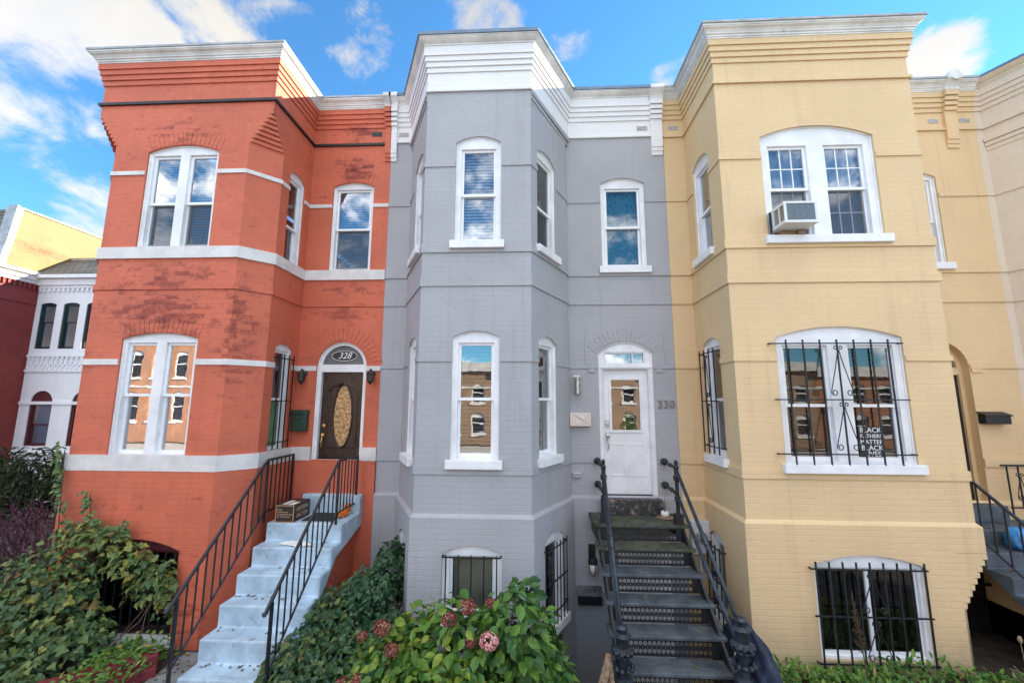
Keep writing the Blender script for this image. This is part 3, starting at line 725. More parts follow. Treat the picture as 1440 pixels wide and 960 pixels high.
def door_gray(H):
    F = Fgw; uc = 1.575-.62
    cas = MB(); cas.panel(F, arch_loop(uc,.90,1.69,4.01,.19,.006), [rect_loop(uc-.375,uc+.375,1.69,3.74), rect_loop(uc-.345,uc+.345,3.83,4.035)], -.03, .10)
    d = part('door', cas, M['white'], H)
    lp = arch_loop(uc,.90,1.69,4.01,.19,-.004); b = MB(); b.tube([F(a,c,-.022) for a,c in lp[1:]+[lp[0]]], .018, 6)
    b.tube([F(uc-.385,1.69,-.025),F(uc-.385,3.75,-.025),F(uc+.385,3.75,-.025),F(uc+.385,1.69,-.025)], .012, 6); b.fbox(F,uc-.44,uc+.44,3.765,3.80,-.04,-.006)
    part('door_mould', b, M['white'], d)
    s = MB(); gl = rect_loop(uc-.235,uc+.235,2.74,3.57)
    s.panel(F, rect_loop(uc-.378,uc+.378,1.72,3.742), [gl], -.085, .03)
    s.panel(F, rect_loop(uc-.275,uc+.275,2.70,3.61), [gl], -.068, .017, .017)
    for k in range(2):
        u0 = uc-.27+.30*k
        s.panel(F, rect_loop(u0,u0+.24,2.00,2.52), [rect_loop(u0+.025,u0+.215,2.025,2.495)], -.077, .008, .008)
        s.panel(F, rect_loop(u0+.045,u0+.195,2.045,2.475), [], -.079, 0, .008)
    part('door_leaf', s, M['white'], d)
    g = MB(); g.quad(F(uc-.24,2.73,-.10),F(uc+.24,2.73,-.10),F(uc+.24,3.58,-.10),F(uc-.24,3.58,-.10)); part('pane', g, M['glass_hi'], d)
    t = MB(); t.quad(F(uc-.35,3.82,-.08),F(uc+.35,3.82,-.08),F(uc+.35,4.04,-.08),F(uc-.35,4.04,-.08)); tr = part('transom', t, M['glass'], d)
    t = MB(); t.fbox(F,uc-.35,uc+.35,3.82,3.85,-.075,-.05); t.fbox(F,uc-.35,uc+.35,4.01,4.04,-.075,-.05); t.fbox(F,uc-.35,uc-.32,3.85,4.01,-.075,-.05); t.fbox(F,uc+.32,uc+.35,3.85,4.01,-.075,-.05); t.fbox(F,uc+.12,uc+.14,3.85,4.01,-.075,-.05)
    part('transom_frame', t, M['white'], d)
    t = MB(); t.fbox(F,uc-.37,uc+.37,1.692,1.72,-.10,-.035); part('door_sweep', t, M['ink_k'], d)
    h = MB(); h.fbox(F,uc-.345,uc-.285,2.79,2.90,-.085,-.06); h.lathe([(0,0),(.026,0),(.026,.02),(0,.024)], F(uc-.315,2.845,-.062), 12, (0,-1,0))
    h.fbox(F,uc-.34,uc-.29,2.58,2.70,-.085,-.062); h.lathe([(0,0),(.015,0),(.03,.03),(.03,.05),(0,.06)], F(uc-.315,2.65,-.065), 12, (0,-1,0))
    h.tube([F(uc-.315,2.60,-.065),F(uc-.315,2.585,-.03),F(uc-.315,2.52,-.02),F(uc-.315,2.44,-.03),F(uc-.315,2.42,-.08)], .011, 8)
    part('handle', h, M['nickel'], d)
    # low relief brick hood over the door
    r = MB(); w, rise = .90, .19; R = ((w/2)**2+rise**2)/(2*rise); zc = 4.01+rise-R; a0 = math.asin((w/2+.02)/R)
    n = 17
    for i in range(n):
        b0 = -a0+2*a0*(i+.07)/n; b1 = -a0+2*a0*(i+.93)/n
        q = [(uc+rr*math.sin(bb), zc+rr*math.cos(bb)) for rr, bb in ((R+.03,b1),(R+.23,b1),(R+.23,b0),(R+.03,b0))]
        vs = [F(u,z,.007) for u,z in q]+[F(u,z,-.002) for u,z in q]
        r.add(vs, [(0,1,2,3),(0,4,5,1),(1,5,6,2),(2,6,7,3),(3,7,4,0)])
    for sx in (-1, 1):
        r.fbox(F, uc+sx*.66-.012, uc+sx*.66+.012, 3.83, 4.42, -.002, .012)
        r.fbox(F, uc+sx*.56-.055, uc+sx*.56+.055, 3.69, 3.754, -.002, .018)
    part('brick_arch', r, M['gray'], H)
door_gray(H)
mb = MB(); mb.box(1.35,-.075,-1.25,2.15,-.047,1.05); bd = part('basement_door', mb, M['white'], H)
mb = MB(); mb.lathe([(0,0),(.02,0),(.03,.03),(0,.05)], (1.45,-.077,-.2), 10, (0,-1,0)); part('handle', mb, M['nickel'], bd)

# ================================================================== YELLOW HOUSE
H = thing('brick_rowhouse', 'yellow painted brick rowhouse with air conditioner in upstairs window', 'house', (4.6, 0, GZ), 'attached brick rowhouses'); YEL = H
py = -1.263
yp = [(XB2+.002,0),(2.763,0),(2.763,py),(5.58,py),(5.58,0),(XB3-.002,0)]
ylow_sq = offset(yp, .04); ylow_sq[0] = (XB2+.002,-.04); ylow_sq[-1] = (XB3-.002,-.04)
cx = ylow_sq[3]
ych = ylow_sq[:3]+[(cx[0]-.36,cx[1]),(cx[0],cx[1]+.36)]+ylow_sq[4:]
ops = [(0,2,(4.19,py),1.33,.10,1.19,.12), (0,1,(2.763,-.40),.50,.15,1.20,.10),
       (2,2,(4.16,py),1.66,2.41,4.08,.15), (2,2,(4.16,py),1.60,5.52,7.06,.17),
       (2,1,(2.763,-.56),.58,2.41,4.08,.10), (2,1,(2.763,-.58),.60,5.52,7.06,.12),
       (2,4,(6.64,0),.86,1.69,3.78,.42), (2,4,(6.63,0),.74,5.52,7.08,.09)]
shell(H, M['yellow'], [(ych, GZ-1.3, 1.36), (ylow_sq, 1.36, WT-.02), (yp, WT-.02, TOP+.1)], ops)
up = MB(); up.sweep(ylow_sq, [(0,WT-.02),(0,WT-.015),(-.042,WT+.03)], False); part('water_table', up, M['yellow'], H)
corner_corbel(H, M['yellow'], cx, (-1,0), (0,1), .36, .72, 9, .0715)
course(H, 'string_course', M['yellow'], yp, SL0, SL0+.12, .018, [(4, 6.64-.43-5.58, 6.64+.43-5.58)])
yc = [wcut((4.16,py),1.67,2,yp), wcut((2.763,-.56),.59,1,yp), wcut((6.64,0),.87,4,yp)]
course(H, 'string_course', M['yellow'], yp, MI, MI+.07, .018, yc)
course(H, 'string_course', M['yellow'], yp, SE, SE+.13, .022)
course(H, 'string_course', M['yellow'], yp, SU0, SU0+.13, .022)
course(H, 'string_course', M['yellow'], yp, 6.71, 6.78, .018, [wcut((4.16,py),1.61,2,yp), wcut((2.763,-.58),.61,1,yp), wcut((6.63,0),.75,4,yp)])
course(H, 'string_course', M['yellow'], yp, FR-.02, FR+.045, .03, slope=.02)
corbelled_frieze(H, M['yellow'], yp)
crown(H, M['white_crown'], yp, False)
roof_cap(H, yp, 8.802, .205)
pier(H, M['yellow'], 7.27, 7.47, M['white_crown'])
cap = MB(); cap.lathe([(0,0),(.10,0),(.10,.28),(0,.28)], (7.37,-.24,8.85), 18, (0,1,0)); part('bracket_finial', cap, M['white_crown'], H)
for xx in (2.50, 7.02, 7.55):
    vb = MB(); vb.box(xx,-.006,8.09,xx+.17,.02,8.165); part('vent', vb, M['vent'], H)
Fy = frame(yp[2], yp[3]); Fyl = frame(yp[1], yp[2]); Fyw = frame(yp[4], yp[5])
window(H, Fy, 4.16-2.763, 1.60, 5.52, 7.06, .17, True, 'curtain', glass='glass', side=.12, head=6.94, mull=.24, bars=(3,2), meet=.52, wcas=-.05, screen=True)
window(H, Fy, 4.16-2.763, 1.66, 2.41, 4.08, .15, True, 'blind_d', .06, .45, 'glass_lo', side=.10, head=3.98, mull=.26, meet=.47,
       gr=(1.66, 2.46, 3.98, [2.54, 3.24, 3.99], 7, dict(deco=True, out=.055, ext=.06, du=-.075)))
window(H, Fyl, .58, .60, 5.52, 7.06, .12, blind='curtain', glass='glass', side=.05, head=6.98)
window(H, Fyl, .56, .58, 2.41, 4.08, .10, blind='blind_d', glass='glass_lo', side=.06,
       gr=(.54, 2.5, 3.95, [2.55, 3.22, 3.95], 4, dict(deco=True, out=.07)))
window(H, Fyw, 6.63-5.58, .74, 5.52, 7.08, .09, blind='curtain', glass='glass', side=.06)
Fyb = frame(ych[2], ych[3]); Fybl = frame(ych[1], ych[2])
window(H, Fyb, 4.19-ych[2][0], 1.33, .10, 1.19, .12, blind=None, glass='glass_lo', side=.055, slider=True, head=1.15, sill=False,
       gr=(1.33, .06, 1.20, [.09, .62, 1.16], 9, dict(deco=True, out=.05, ext=.05, du=-.03)))
window(H, Fybl, .40, .50, .15, 1.20, .10, blind='blind_d', glass='glass_lo', side=.06, single=True,
       gr=(.46, .2, 1.1, [.28, .65, 1.1], 4, dict(deco=True, out=.06)))
def door_yellow(H):
    F = Fyw; uc = 6.64-5.58
    cas = MB(); cas.panel(F, arch_loop(uc,.86,1.69,3.78,.42,.006), [rect_loop(uc-.37,uc+.37,1.69,3.66), arch_loop(uc,.72,3.78,3.785,.33)], -.12, .08)
    d = part('door', cas, M['yellow'], H)
    s = MB(); s.panel(F, rect_loop(uc-.38,uc+.38,1.70,3.665), [rect_loop(uc-.27,uc+.27,2.6,3.5), rect_loop(uc-.27,uc+.27,1.85,2.5)], -.16, .03)
    for i in range(6): s.bar(F(uc-.25+i*.1,1.85,-.17), F(uc-.25+i*.1,3.5,-.17), .014)
    part('security_door', s, M['black'], d)
    g = MB(); g.quad(F(uc-.38,1.7,-.20),F(uc+.38,1.7,-.20),F(uc+.38,3.66,-.20),F(uc-.38,3.66,-.20)); part('pane', g, M['glass'], d)
    g = MB(); g.poly([F(a,c,-.17) for a,c in arch_loop(uc,.74,3.77,3.775,.34)]); part('transom', g, M['transom'], d)
    b = MB(); b.fbox(F, uc+.50-.05, uc+.56+.05, 3.69, 3.754, -.002, .02); part('brick_drop', b, M['yellow'], H)
door_yellow(H)

# ================================================================== CREAM NEIGHBOUR
H = thing('brick_rowhouse', 'pale cream rowhouse with canted bay cut off by the right edge', 'house', (10.2, 0, GZ), 'attached brick rowhouses')
cp = [(XB3,0),(7.92,0),(8.52,pg),(10.15,pg),(10.75,0),(12.8,0)]
low = offset(cp, .045); low[0] = (XB3,-.045); low[-1] = (12.8,-.045)
def cant2(s):
    a, b = cp[1], cp[2]; L = math.hypot(b[0]-a[0], b[1]-a[1]); return (a[0]+(b[0]-a[0])*s/L, a[1]+(b[1]-a[1])*s/L)
CS = cant2(.86)
ops = [(1,1,CS,.66,2.41,4.07,.10), (1,1,CS,.66,5.52,7.06,.11), (1,2,(9.33,pg),.7,2.41,4.1,.09), (1,2,(9.33,pg),.7,5.52,7.1,.1)]
shell(H, M['cream'], [(low, GZ, WT-.02), (cp, WT-.02, TOP+.1)], ops)
up = MB(); up.sweep(low, [(0,WT-.02),(0,WT-.015),(-.047,WT+.03)], False); part('water_table', up, M['cream'], H)
for z, t in ((SL0,.12),(SE,.12),(SU0,.13)): course(H, 'string_course', M['cream'], cp, z, z+t, .018)
for z in (MI, 6.71): course(H, 'string_course', M['cream'], cp, z, z+.07, .016, [wcut(CS,.67,1,cp), wcut((9.33,pg),.71,2,cp)])
course(H, 'string_course', M['cream'], cp, FR-.02, FR+.045, .03, slope=.02)
mb = MB()
for k in range(3):
    a, b = cp[1], cp[2]; n = seg_n(a, b); o = .012+.014*(2-k); z1 = FR-.30-.08*k+.1
    mb.prism([(a[0]+n[0]*o,a[1]+n[1]*o),(b[0]+n[0]*o,b[1]+n[1]*o),(b[0]-n[0]*.1,b[1]-n[1]*.1+.05),(a[0]-n[0]*.1,a[1]-n[1]*.1)], z1-.07, z1-.003)
part('stepped_corbel', mb, M['cream'], H)
corbelled_frieze(H, M['cream'], cp); crown(H, M['cream'], cp, True, 8.675, 8.80); roof_cap(H, cp, 8.802, .20, mat='flash')
Fc = frame(cp[1], cp[2]); Fc2 = frame(cp[2], cp[3])
for z0, zs in ((5.52,7.06),(2.41,4.07)):
    window(H, Fc, .86, .66, z0, zs, .10, blind='curtain', side=.07); window(H, Fc2, 9.33-8.52, .7, z0, zs+.04, .095, blind='curtain', side=.07)

# ================================================================== FAR LEFT HOUSES
H = thing('brick_rowhouse', 'white rowhouse with dark arched windows and shingled mansard roof', 'house', (-13, 6, GZ), 'attached brick rowhouses')
wp = [(-16.9,6),(-9.0,6)]
ops = []
upx = [-16.45+.83*i for i in range(8)]; lox = [-16.15+1.45*i for i in range(5)]
for x in upx: ops.append((0,0,(x,6),.57,4.90,6.42,.06))
for x in lox: ops.append((0,0,(x,6),.78,1.72,3.12,.38))
shell(H, M['white_brick'], [(wp, GZ, 7.3)], ops, back=16)
Fwh = frame(*wp)
for x in upx: window(H, Fwh, x+16.9, .57, 4.90, 6.42, .06, blind=None, casing='dkgreen', sash='dkgreen', side=.05, sill=False, head=6.40, meet=.6, bars=None)
for x in lox: window(H, Fwh, x+16.9, .78, 1.72, 3.12, .38, blind='blind_b', casing='maroon', sash='maroon', side=.07, sill=False, head=3.05, tilt=1.2)
mb = MB()
for z0, z1, o in ((1.45,1.55,.05),(3.05,3.15,.035),(4.12,4.20,.04),(4.62,4.70,.04),(6.98,7.08,.05),(7.08,7.3,.10),(7.3,7.42,.22)): mb.box(-16.9,6-o,z0,-9.0,6.05,z1)
for i in range(46):
    x = -16.85+i*.17
    mb.box(x,5.955,6.86,x+.08,6.02,6.98); mb.box(x,5.965,4.52,x+.08,6.02,4.62)
    for k in range(3): mb.box(x+.085*(k%2),5.970,4.21+.10*k,x+.075+.085*(k%2),6.02,4.27+.10*k)
part('brick_cornice', mb, M['white_brick'], H)
rf = MB(); rf.quad((-17.0,5.80,7.43),(-9,5.80,7.43),(-9,6.85,8.28),(-17.0,6.85,8.28)); rf.quad((-17,6.85,8.28),(-9,6.85,8.28),(-9,16,8.4),(-17,16,8.4)); part('mansard_roof', rf, M['shingle'], H)
rf = MB(); rf.box(-17,6.80,8.26,-9,6.95,8.36); part('ridge_flashing', rf, M['flash_old'], H)
H = thing('brick_rowhouse', 'dark red brick house with yellow gable wall at far left', 'house', (-19.5, 4.8, GZ), 'attached brick rowhouses')
mb = MB(); mb.quad((-26,4.8,GZ),(-16.92,4.8,GZ),(-16.92,4.8,7.3),(-26,4.8,7.3)); mb.quad((-16.92,4.8,GZ),(-16.92,16,GZ),(-16.92,16,7.3),(-16.92,4.8,7.3))
part('wall', mb, M['old_red'], H)
mb = MB()
prof = [(0,7.1),(.04,7.1),(.04,7.2),(.10,7.22),(.10,7.32),(.2,7.38),(.2,7.48),(0,7.5)]
mb.sweep([(-26,4.8),(-16.92,4.8),(-16.92,6.05)], prof); part('cornice', mb, M['white_crown'], H)
mb = MB()
for i in range(9):
    y = 4.85+i*.135; mb.box(-16.93,y,6.92,-16.86,y+.07,7.10)
mb.box(-16.93,4.79,6.4,-16.885,6.0,6.46); part('brick_dentils', mb, M['old_red'], H)
mb = MB(); g = [(4.9,7.5),(5.0,8.2),(5.13,9.5),(12,9.5),(16,9.3),(16,7.3),(4.9,7.3)]
mb.poly([(-16.92,y,z) for y,z in g]); mb.poly([(-17.2,y,z) for y,z in reversed(g)])
for (a,b),(c,d) in zip(g, g[1:]+g[:1]): mb.quad((-16.92,a,b),(-17.2,a,b),(-17.2,c,d),(-16.92,c,d))
part('gable_wall', mb, M['old_yellow'], H)
mb = MB()
for (a,b),(c,d) in zip(g[:4], g[1:5]): mb.add([(-16.88,a-.10,b+.02),(-17.25,a-.10,b+.02),(-17.25,c-.10,d+.06),(-16.88,c-.10,d+.06),(-16.88,a+.07,b-.02),(-17.25,a+.07,b-.02),(-17.25,c+.07,d-.0),(-16.88,c+.07,d-.0)],[(0,1,2,3),(4,7,6,5),(0,3,7,4),(1,5,6,2),(0,4,5,1),(3,2,6,7)])
part('coping', mb, M['flash_old'], H)
mb = MB(); mb.quad((-26,4.85,7.5),(-17.2,4.85,7.5),(-17.2,5.12,9.45),(-26,5.12,9.45)); mb.quad((-26,5.12,9.45),(-17.2,5.12,9.45),(-17.2,16,9.3),(-26,16,9.3)); part('mansard_roof', mb, M['shingle'], H)

# ================================================================== ENTRY STEPS
def railing(H, pts, xs, bal, mat, post=(0.95), low_off=.78):
    pass
def steps_red():
    H = thing('front_steps', 'pale blue concrete steps with black railings up to red house door', 'steps', (-3.34,-1.2,GZ))
    x0, x1 = -3.92, -2.78; zt = 1.42; r = .25; g = .278; y0 = -.76
    mb = MB()
    prof = [(0,zt),(y0,zt)]
    for k in range(1, 6):
        prof += [(y0-g*(k-1), zt-r*k), (y0-g*k, zt-r*k)]
    prof += [(y0-g*5, GZ), (-.9, GZ), (-.35, .98), (0, 1.15)]
    prof = [(0,zt),(y0,zt)]
    for k in range(1, 6): prof += [(y0-g*(k-1)+.0, zt-r*k), (y0-g*k, zt-r*k)]
    prof += [(y0-g*5, GZ-.02), (y0-g*5+.25, GZ-.02)]
    prof += [(y0-.12, zt-.42), (-.02, 1.20)]
    n = len(prof); outer = [(y, z) for y, z in prof]
    F = lambda u, z, w: (w, u, z)
    mb.poly([(x1,y,z) for y,z in prof]); mb.poly([(x0,y,z) for y,z in reversed(prof)])
    mb.add([(x0,y,z) for y,z in prof]+[(x1,y,z) for y,z in prof], [(i,(i+1)%n,n+(i+1)%n,n+i) for i in range(n)])
    me_ = part('steps', mb, M['concrete'], H); weld(me_.data); 
    bm_ = me_.modifiers.new('bevel','BEVEL'); bm_.width = .022; bm_.segments = 3; bm_.limit_method = 'ANGLE'; bm_.angle_limit = rad(40)
    me2 = me_.data
    mb = MB(); mb.box(-3.73,-.17,1.40,-2.77,-.032,1.695); part('threshold', mb, M['concrete'], H, bevel=.012)
    mb = MB(); mb.prism([(x0+.08,-1.5),(x1-.1,-1.5),(x1-.1,-.035),(x0+.08,-.035)], GZ, .1)
    yy = [(-1.9,.0),(-.9,.92),(-.04,1.15)]
    for (a,b),(c,d) in zip(yy[:-1],yy[1:]): mb.quad((x1-.1,a,GZ),(x1-.1,c,GZ),(x1-.1,c,d),(x1-.1,a,b))
    part('brick_base', mb, M['red'], H)
    for X, nm in ((-3.95,0),(-2.86,1)):
        rl = MB()
        top = [(X,-2.32,.93),(X,-2.30,.97),(X,-.86,2.27),(X,-.78,2.32),(X,-.12,2.32)]
        rl.tube(top, .021, 4)
        rl.tube([(X,-2.34,.93),(X,-2.36,.95)], .024, 6)
        R = part('railing', rl, M['black'], H)
        lo = MB(); lo.tube([(X,-2.24,.27),(X,-.80,1.57),(X,-.12,1.57)], .014, 4); part('bottom_rail', lo, M['black'], R)
        for y, zb in ((-2.22,GZ),(-.79,1.42),(-.13,1.42)):
            p = MB(); zt2 = .99+(y+2.24)*.91 if y < -.8 else 2.32
            p.bar((X,y,zb),(X,y,zt2),.03); part('post', p, M['black'], R)
        n = 11
        for i in range(1, n):
            y = -2.22+i*(1.43/n); b = MB(); b.bar((X,y,.27+(y+2.24)*.903),(X,y,1.02+(y+2.24)*.905),.0145); part('baluster', b, M['black'], R)
        for i in range(1, 6):
            y = -.79+i*.66/6; b = MB(); b.bar((X,y,1.57),(X,y,2.31),.0145); part('baluster', b, M['black'], R)
steps_red()

def newel(mb, x, y, z0, z1, r=.045, big=False):
    h = z1-z0
    p = [(0,0),(r*1.5,0),(r*1.5,.09*h),(r*1.1,.10*h),(r*1.25,.13*h),(r*.8,.16*h),(r*.7,.22*h),(r*.75,.34*h),(r*1.2,.36*h),(r*.9,.385*h),(r*1.25,.41*h),(r*.7,.44*h),(r*.62,.55*h),(r*.72,.66*h),(r*1.3,.68*h),(r*.95,.70*h),(r*1.35,.73*h),(r*.8,.76*h),(r*.8,.86*h),(r*1.1,.88*h),(r*.6,.91*h),(r*.65,.94*h),(r*.75,.965*h),(r*.45,.99*h),(0,h)]
    mb.lathe(p, (x,y,z0), 14)
    if big:
        for i in range(10):
            q = 2*math.pi*i/10
            for zf in (.55, .72): mb.ball((x+math.cos(q)*r*1.15, y+math.sin(q)*r*1.15, z0+zf*h), r*.34, n=6, m=4)
def steps_gray():
    H = thing('front_steps', 'cast iron steps with pierced risers up to white gray-house door', 'steps', (1.58,-1.3,GZ))
    zt = 1.46; r = .232; g = .262; y0 = -.66; x0, x1 = .93, 2.20
    mb = MB(); mb.box(x0-.03, y0-.03, zt-.045, x1+.03, -.02, zt); part('landing', mb, M['moss'], H, bevel=.008)
    mb = MB(); mb.box(1.10,-.20,zt+.001,2.04,-.032,1.688); part('threshold', mb, M['darkstone'], H, bevel=.01)
    for k in range(1, 7):
        y = y0-g*k; z = zt-r*k
        a, b = (x0-.03+random.uniform(-.006,.006), x1+.03)
        mb = MB(); mb.box(a, y-.03, z-.04, b, y+g-.012, z); part('tread', mb, M['slate'] if k > 1 else M['moss'], H, bevel=.008)
    # pierced risers
    for k in range(0, 7):
        y = y0-g*k+.012; zb = zt-r*(k+1)+.002; ztop = zt-r*k-.047
        if k == 6: zb = GZ
        F = frame((x0+.06, y), (x1-.05, y)); hs = []
        n = 19; hh = ztop-zb
        for i in range(n):
            for j in range(2):
                uc = .08+(F.L-.16)*(i+.5)/n; zc = zb+hh*(.29+.42*j); a = .024; c = hh*.17
                if j == 0: sh = [(0,-c),(a*.7,-c*.8),(a,-.1*c),(a,c*.9),(a*.5,c*.35),(0,c),(-a*.5,c*.35),(-a,c*.9),(-a,-.1*c),(-a*.7,-c*.8)]
                else: sh = [(0,c),(a*.7,c*.8),(a,.1*c),(a,-c*.9),(a*.5,-c*.35),(0,-c),(-a*.5,-c*.35),(-a,-c*.9),(-a,.1*c),(-a*.7,c*.8)]
                hs.append([(uc+p, zc+q) for p, q in sh])
            if i: 
                uc = .08+(F.L-.16)*i/n; zc = zb+hh*.5
                hs.append([(uc,zc-.014),(uc+.008,zc),(uc,zc+.014),(uc-.008,zc)])
        mb = MB(); mb.panel(F, rect_loop(0, F.L, zb, ztop), hs, 0, .012); part('pierced_riser', mb, M['black'], H)
    for x in (x0+.03, x1-.03):
        mb = MB()
        mb.add([(x-.015,y0,zt-.05),(x-.015,y0,zt-.30),(x-.015,y0-g*6,GZ),(x-.015,y0-g*6-.02,GZ+.12),(x+.015,y0,zt-.05),(x+.015,y0,zt-.30),(x+.015,y0-g*6,GZ),(x+.015,y0-g*6-.02,GZ+.12)],
               [(0,1,2,3),(7,6,5,4),(0,3,7,4),(1,5,6,2),(2,6,7,3),(0,4,5,1)])
        mb.box(x-.014,y0+.02,zt-.26,x+.014,-.03,zt-.046)
        part('stringer', mb, M['black'], H)
    for X, XB, zb2 in ((1.06,.955,.86),(2.12,2.20,.97)):
        yt = -.62; yb = -2.16
        nw = MB(); newel(nw, X, yt, zt, 2.36, .040); nw.box(X-.055,yt-.055,zt,X+.055,yt+.055,zt+.14); R = part('railing', nw, M['black'], H, smooth=False)
        nb = MB(); newel(nb, XB, yb, GZ, zb2, .085, True); part('newel_post', nb, M['iron_blue'], R)
        for zh, zl in ((2.22, zb2-.14), (1.86, zb2-.42)):
            rl = MB(); a = Vector((X,yt,zh)); b = Vector((XB,yb,zl)); m_ = a.lerp(b,.52)
            rl.tube([a, b], .024, 10)
            d = (b-a).normalized(); rl.lathe([(0,-.09),(.026,-.085),(.036,-.05),(.030,-.03),(.040,0),(.030,.03),(.036,.05),(.026,.085),(0,.09)], m_, 10, d); part('handrail', rl, M['iron_blue'], R, smooth=True)
            am = MB(); am.lathe([(.018,0),(.018,.04),(.032,.06),(.018,.09),(.02,.16),(.034,.24),(.024,.34),(.016,.40),(.016,.46),(.03,.465),(.050,.50),(.058,.545),(.050,.59),(0,.61)], (X,yt,zh+.02), 12, (0,1,.03)); part('wall_arm', am, M['black'], R, smooth=True)
steps_gray()

def steps_yellow():
    H = thing('front_steps', 'dark stone steps with black railing right of yellow bay', 'steps', (6.7,-1.0,GZ))
    x0, x1 = 5.98, 7.55; zt = 1.45; r = .20; g = .29; y0 = -.62
    prof = [(-.02,zt),(y0,zt)]
    for k in range(1, 6): prof += [(y0-g*(k-1), zt-r*k), (y0-g*k, zt-r*k)]
    prof += [(y0-g*5, zt-r*5-.25), (y0, zt-.28), (-.02, zt-.28)]
    n = len(prof); mb = MB(); F = lambda u, z, w: (w, u, z)
    mb.poly([(x1,y,z) for y,z in prof]); mb.poly([(x0,y,z) for y,z in reversed(prof)])
    mb.add([(x0,y,z) for y,z in prof]+[(x1,y,z) for y,z in prof], [(i,(i+1)%n,n+(i+1)%n,n+i) for i in range(n)])
    o = part('steps', mb, M['stone_step'], H, ); weld(o.data); bv = o.modifiers.new('bevel','BEVEL'); bv.width = .012; bv.segments = 2; bv.limit_method = 'ANGLE'
    mb = MB(); mb.box(6.2,-.24,zt+.001,7.08,-.042,1.688); part('threshold', mb, M['stone_step'], H, bevel=.01)
    mb = MB(); mb.prism([(6.62,-2.1),(7.5,-2.1),(7.5,-.05),(6.62,-.05)], GZ, .38); 
    mb.quad((6.62,-.05,GZ),(6.62,-2.0,GZ),(6.62,-2.0,.30),(6.62,-.05,1.16)); part('brick_base', mb, M['yellow'], H)
    X = 6.03; rl = MB(); rl.tube([(X,-.25,2.24),(X,-.70,2.24),(X,-2.0,1.27)], .021, 4); R = part('railing', rl, M['iron_blue'], H)
    lo = MB(); lo.tube([(X,-.60,1.58),(X,-2.0,.56)], .013, 4); part('bottom_rail', lo, M['iron_blue'], R)
    for i in range(12):
        y = -.25-i*.155; zt2 = 2.24 if y > -.7 else 2.24+(y+.7)*.746; zb = 1.46 if y > -.6 else 1.58+(y+.60)*.73
        b = MB(); b.bar((X,y,zb),(X,y,zt2),.015); part('baluster', b, M['black'], R)
    # porch rail along the wall side
    rl = MB(); Y = -.20
    rl.bar((7.10,Y,2.27),(7.80,Y,2.27),.028); R = part('railing', rl, M['black'], H)
    lo = MB(); lo.bar((7.16,Y,1.66),(7.80,Y,1.66),.02); part('bottom_rail', lo, M['black'], R)
    for i in range(5):
        b = MB(); x = 7.18+i*.16; b.bar((x,Y,1.5 if i == 0 else 1.66),(x,Y,2.27),.016); part('baluster', b, M['black'], R)
    Fh = frame((7.1,Y),(7.9,Y)); s = MB(); spade(s, Fh, .24, 1.75, 2.17, .012, .006, .07); part('scroll', s, M['black'], R)
    # iron gate in the opening below
    gt = MB()
    for i in range(6): gt.bar((5.85+i*.13,-.30,GZ),(5.85+i*.13,-.30,1.0),.018)
    gt.bar((5.8,-.30,.62),(6.6,-.30,.62),.03); part('cellar_gate', gt, M['black'], H)
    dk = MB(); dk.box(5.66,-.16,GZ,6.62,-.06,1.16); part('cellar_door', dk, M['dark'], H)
steps_yellow()

# ================================================================== WALL FITTINGS
Fwall = frame((0,0),(1,0))
def coach_lamp(x, z, label):
    t = thing('wall_lamp', label, 'lamp', (x,0,z), 'coach lamps beside the red house door')
    mb = MB(); mb.lathe([(0,0),(.045,0),(.045,.015),(.02,.03),(0,.03)], (x,-.002,z+.05), 14, (0,-1,0)); mb.tube([(x,-.03,z+.05),(x,-.07,z+.10),(x,-.11,z+.10)], .010, 8); part('bracket', mb, M['black'], t)
    mb = MB(); c = (x,-.11,z-.12); mb.lathe([(0,-.03),(.015,-.02),(.02,0),(.045,.02),(.05,.03)], c, 8); mb.lathe([(.066,.15),(.072,.16),(.05,.19),(.02,.215),(.022,.23),(.0,.25)], c, 8)
    for i in range(8):
        q = 2*math.pi*i/8; mb.bar((x+.048*math.cos(q),-.11+.048*math.sin(q),z-.09),(x+.066*math.cos(q),-.11+.066*math.sin(q),z+.035),.008)
    part('lamp_frame', mb, M['black'], t)
    mb = MB(); mb.lathe([(0,.03),(.044,.03),(.062,.15),(0,.15)], c, 8); part('lamp_glass', mb, M['amber'], t)
coach_lamp(-3.93, 3.62, 'dark coach lamp left of the red house door, above green mailbox')
coach_lamp(-2.73, 3.62, 'dark coach lamp right of the red house door, beside gray wall')
t = thing('wall_lamp', 'silver cylinder wall lamp above the steel mailbox on gray wall', 'lamp', (.76,0,3.5))
mb = MB(); mb.box(.70,-.02,3.50,.82,.002,3.64); part('back_plate', mb, M['nickel'], t, bevel=.006)
mb = MB(); mb.tube([(.76,-.015,3.60),(.76,-.09,3.60)], .012, 8); mb.lathe([(.03,.16),(.052,.16),(.055,.175),(.055,.20),(.03,.21),(0,.215)], (.76,-.10,3.40), 16); mb.lathe([(0,-.03),(.05,-.03),(.056,-.02),(.056,-.005),(.04,0)], (.76,-.10,3.35), 16)
part('lamp_cap', mb, M['nickel'], t)
mb = MB(); mb.lathe([(0,0),(.046,0),(.040,.21),(0,.21)], (.76,-.10,3.35), 16); part('lamp_shade', mb, M['nickel'], t)
t = thing('wall_lamp', 'black teardrop wall lamp with white glass beside iron steps', 'lamp', (.94,-.045,.75))
mb = MB(); mb.box(.885,-.10,.80,.985,-.043,.985); mb.lathe([(0,.1),(.06,.09),(.075,.02),(.07,0)], (.94,-.13,.72), 14); part('lamp_body', mb, M['black'], t, bevel=.006)
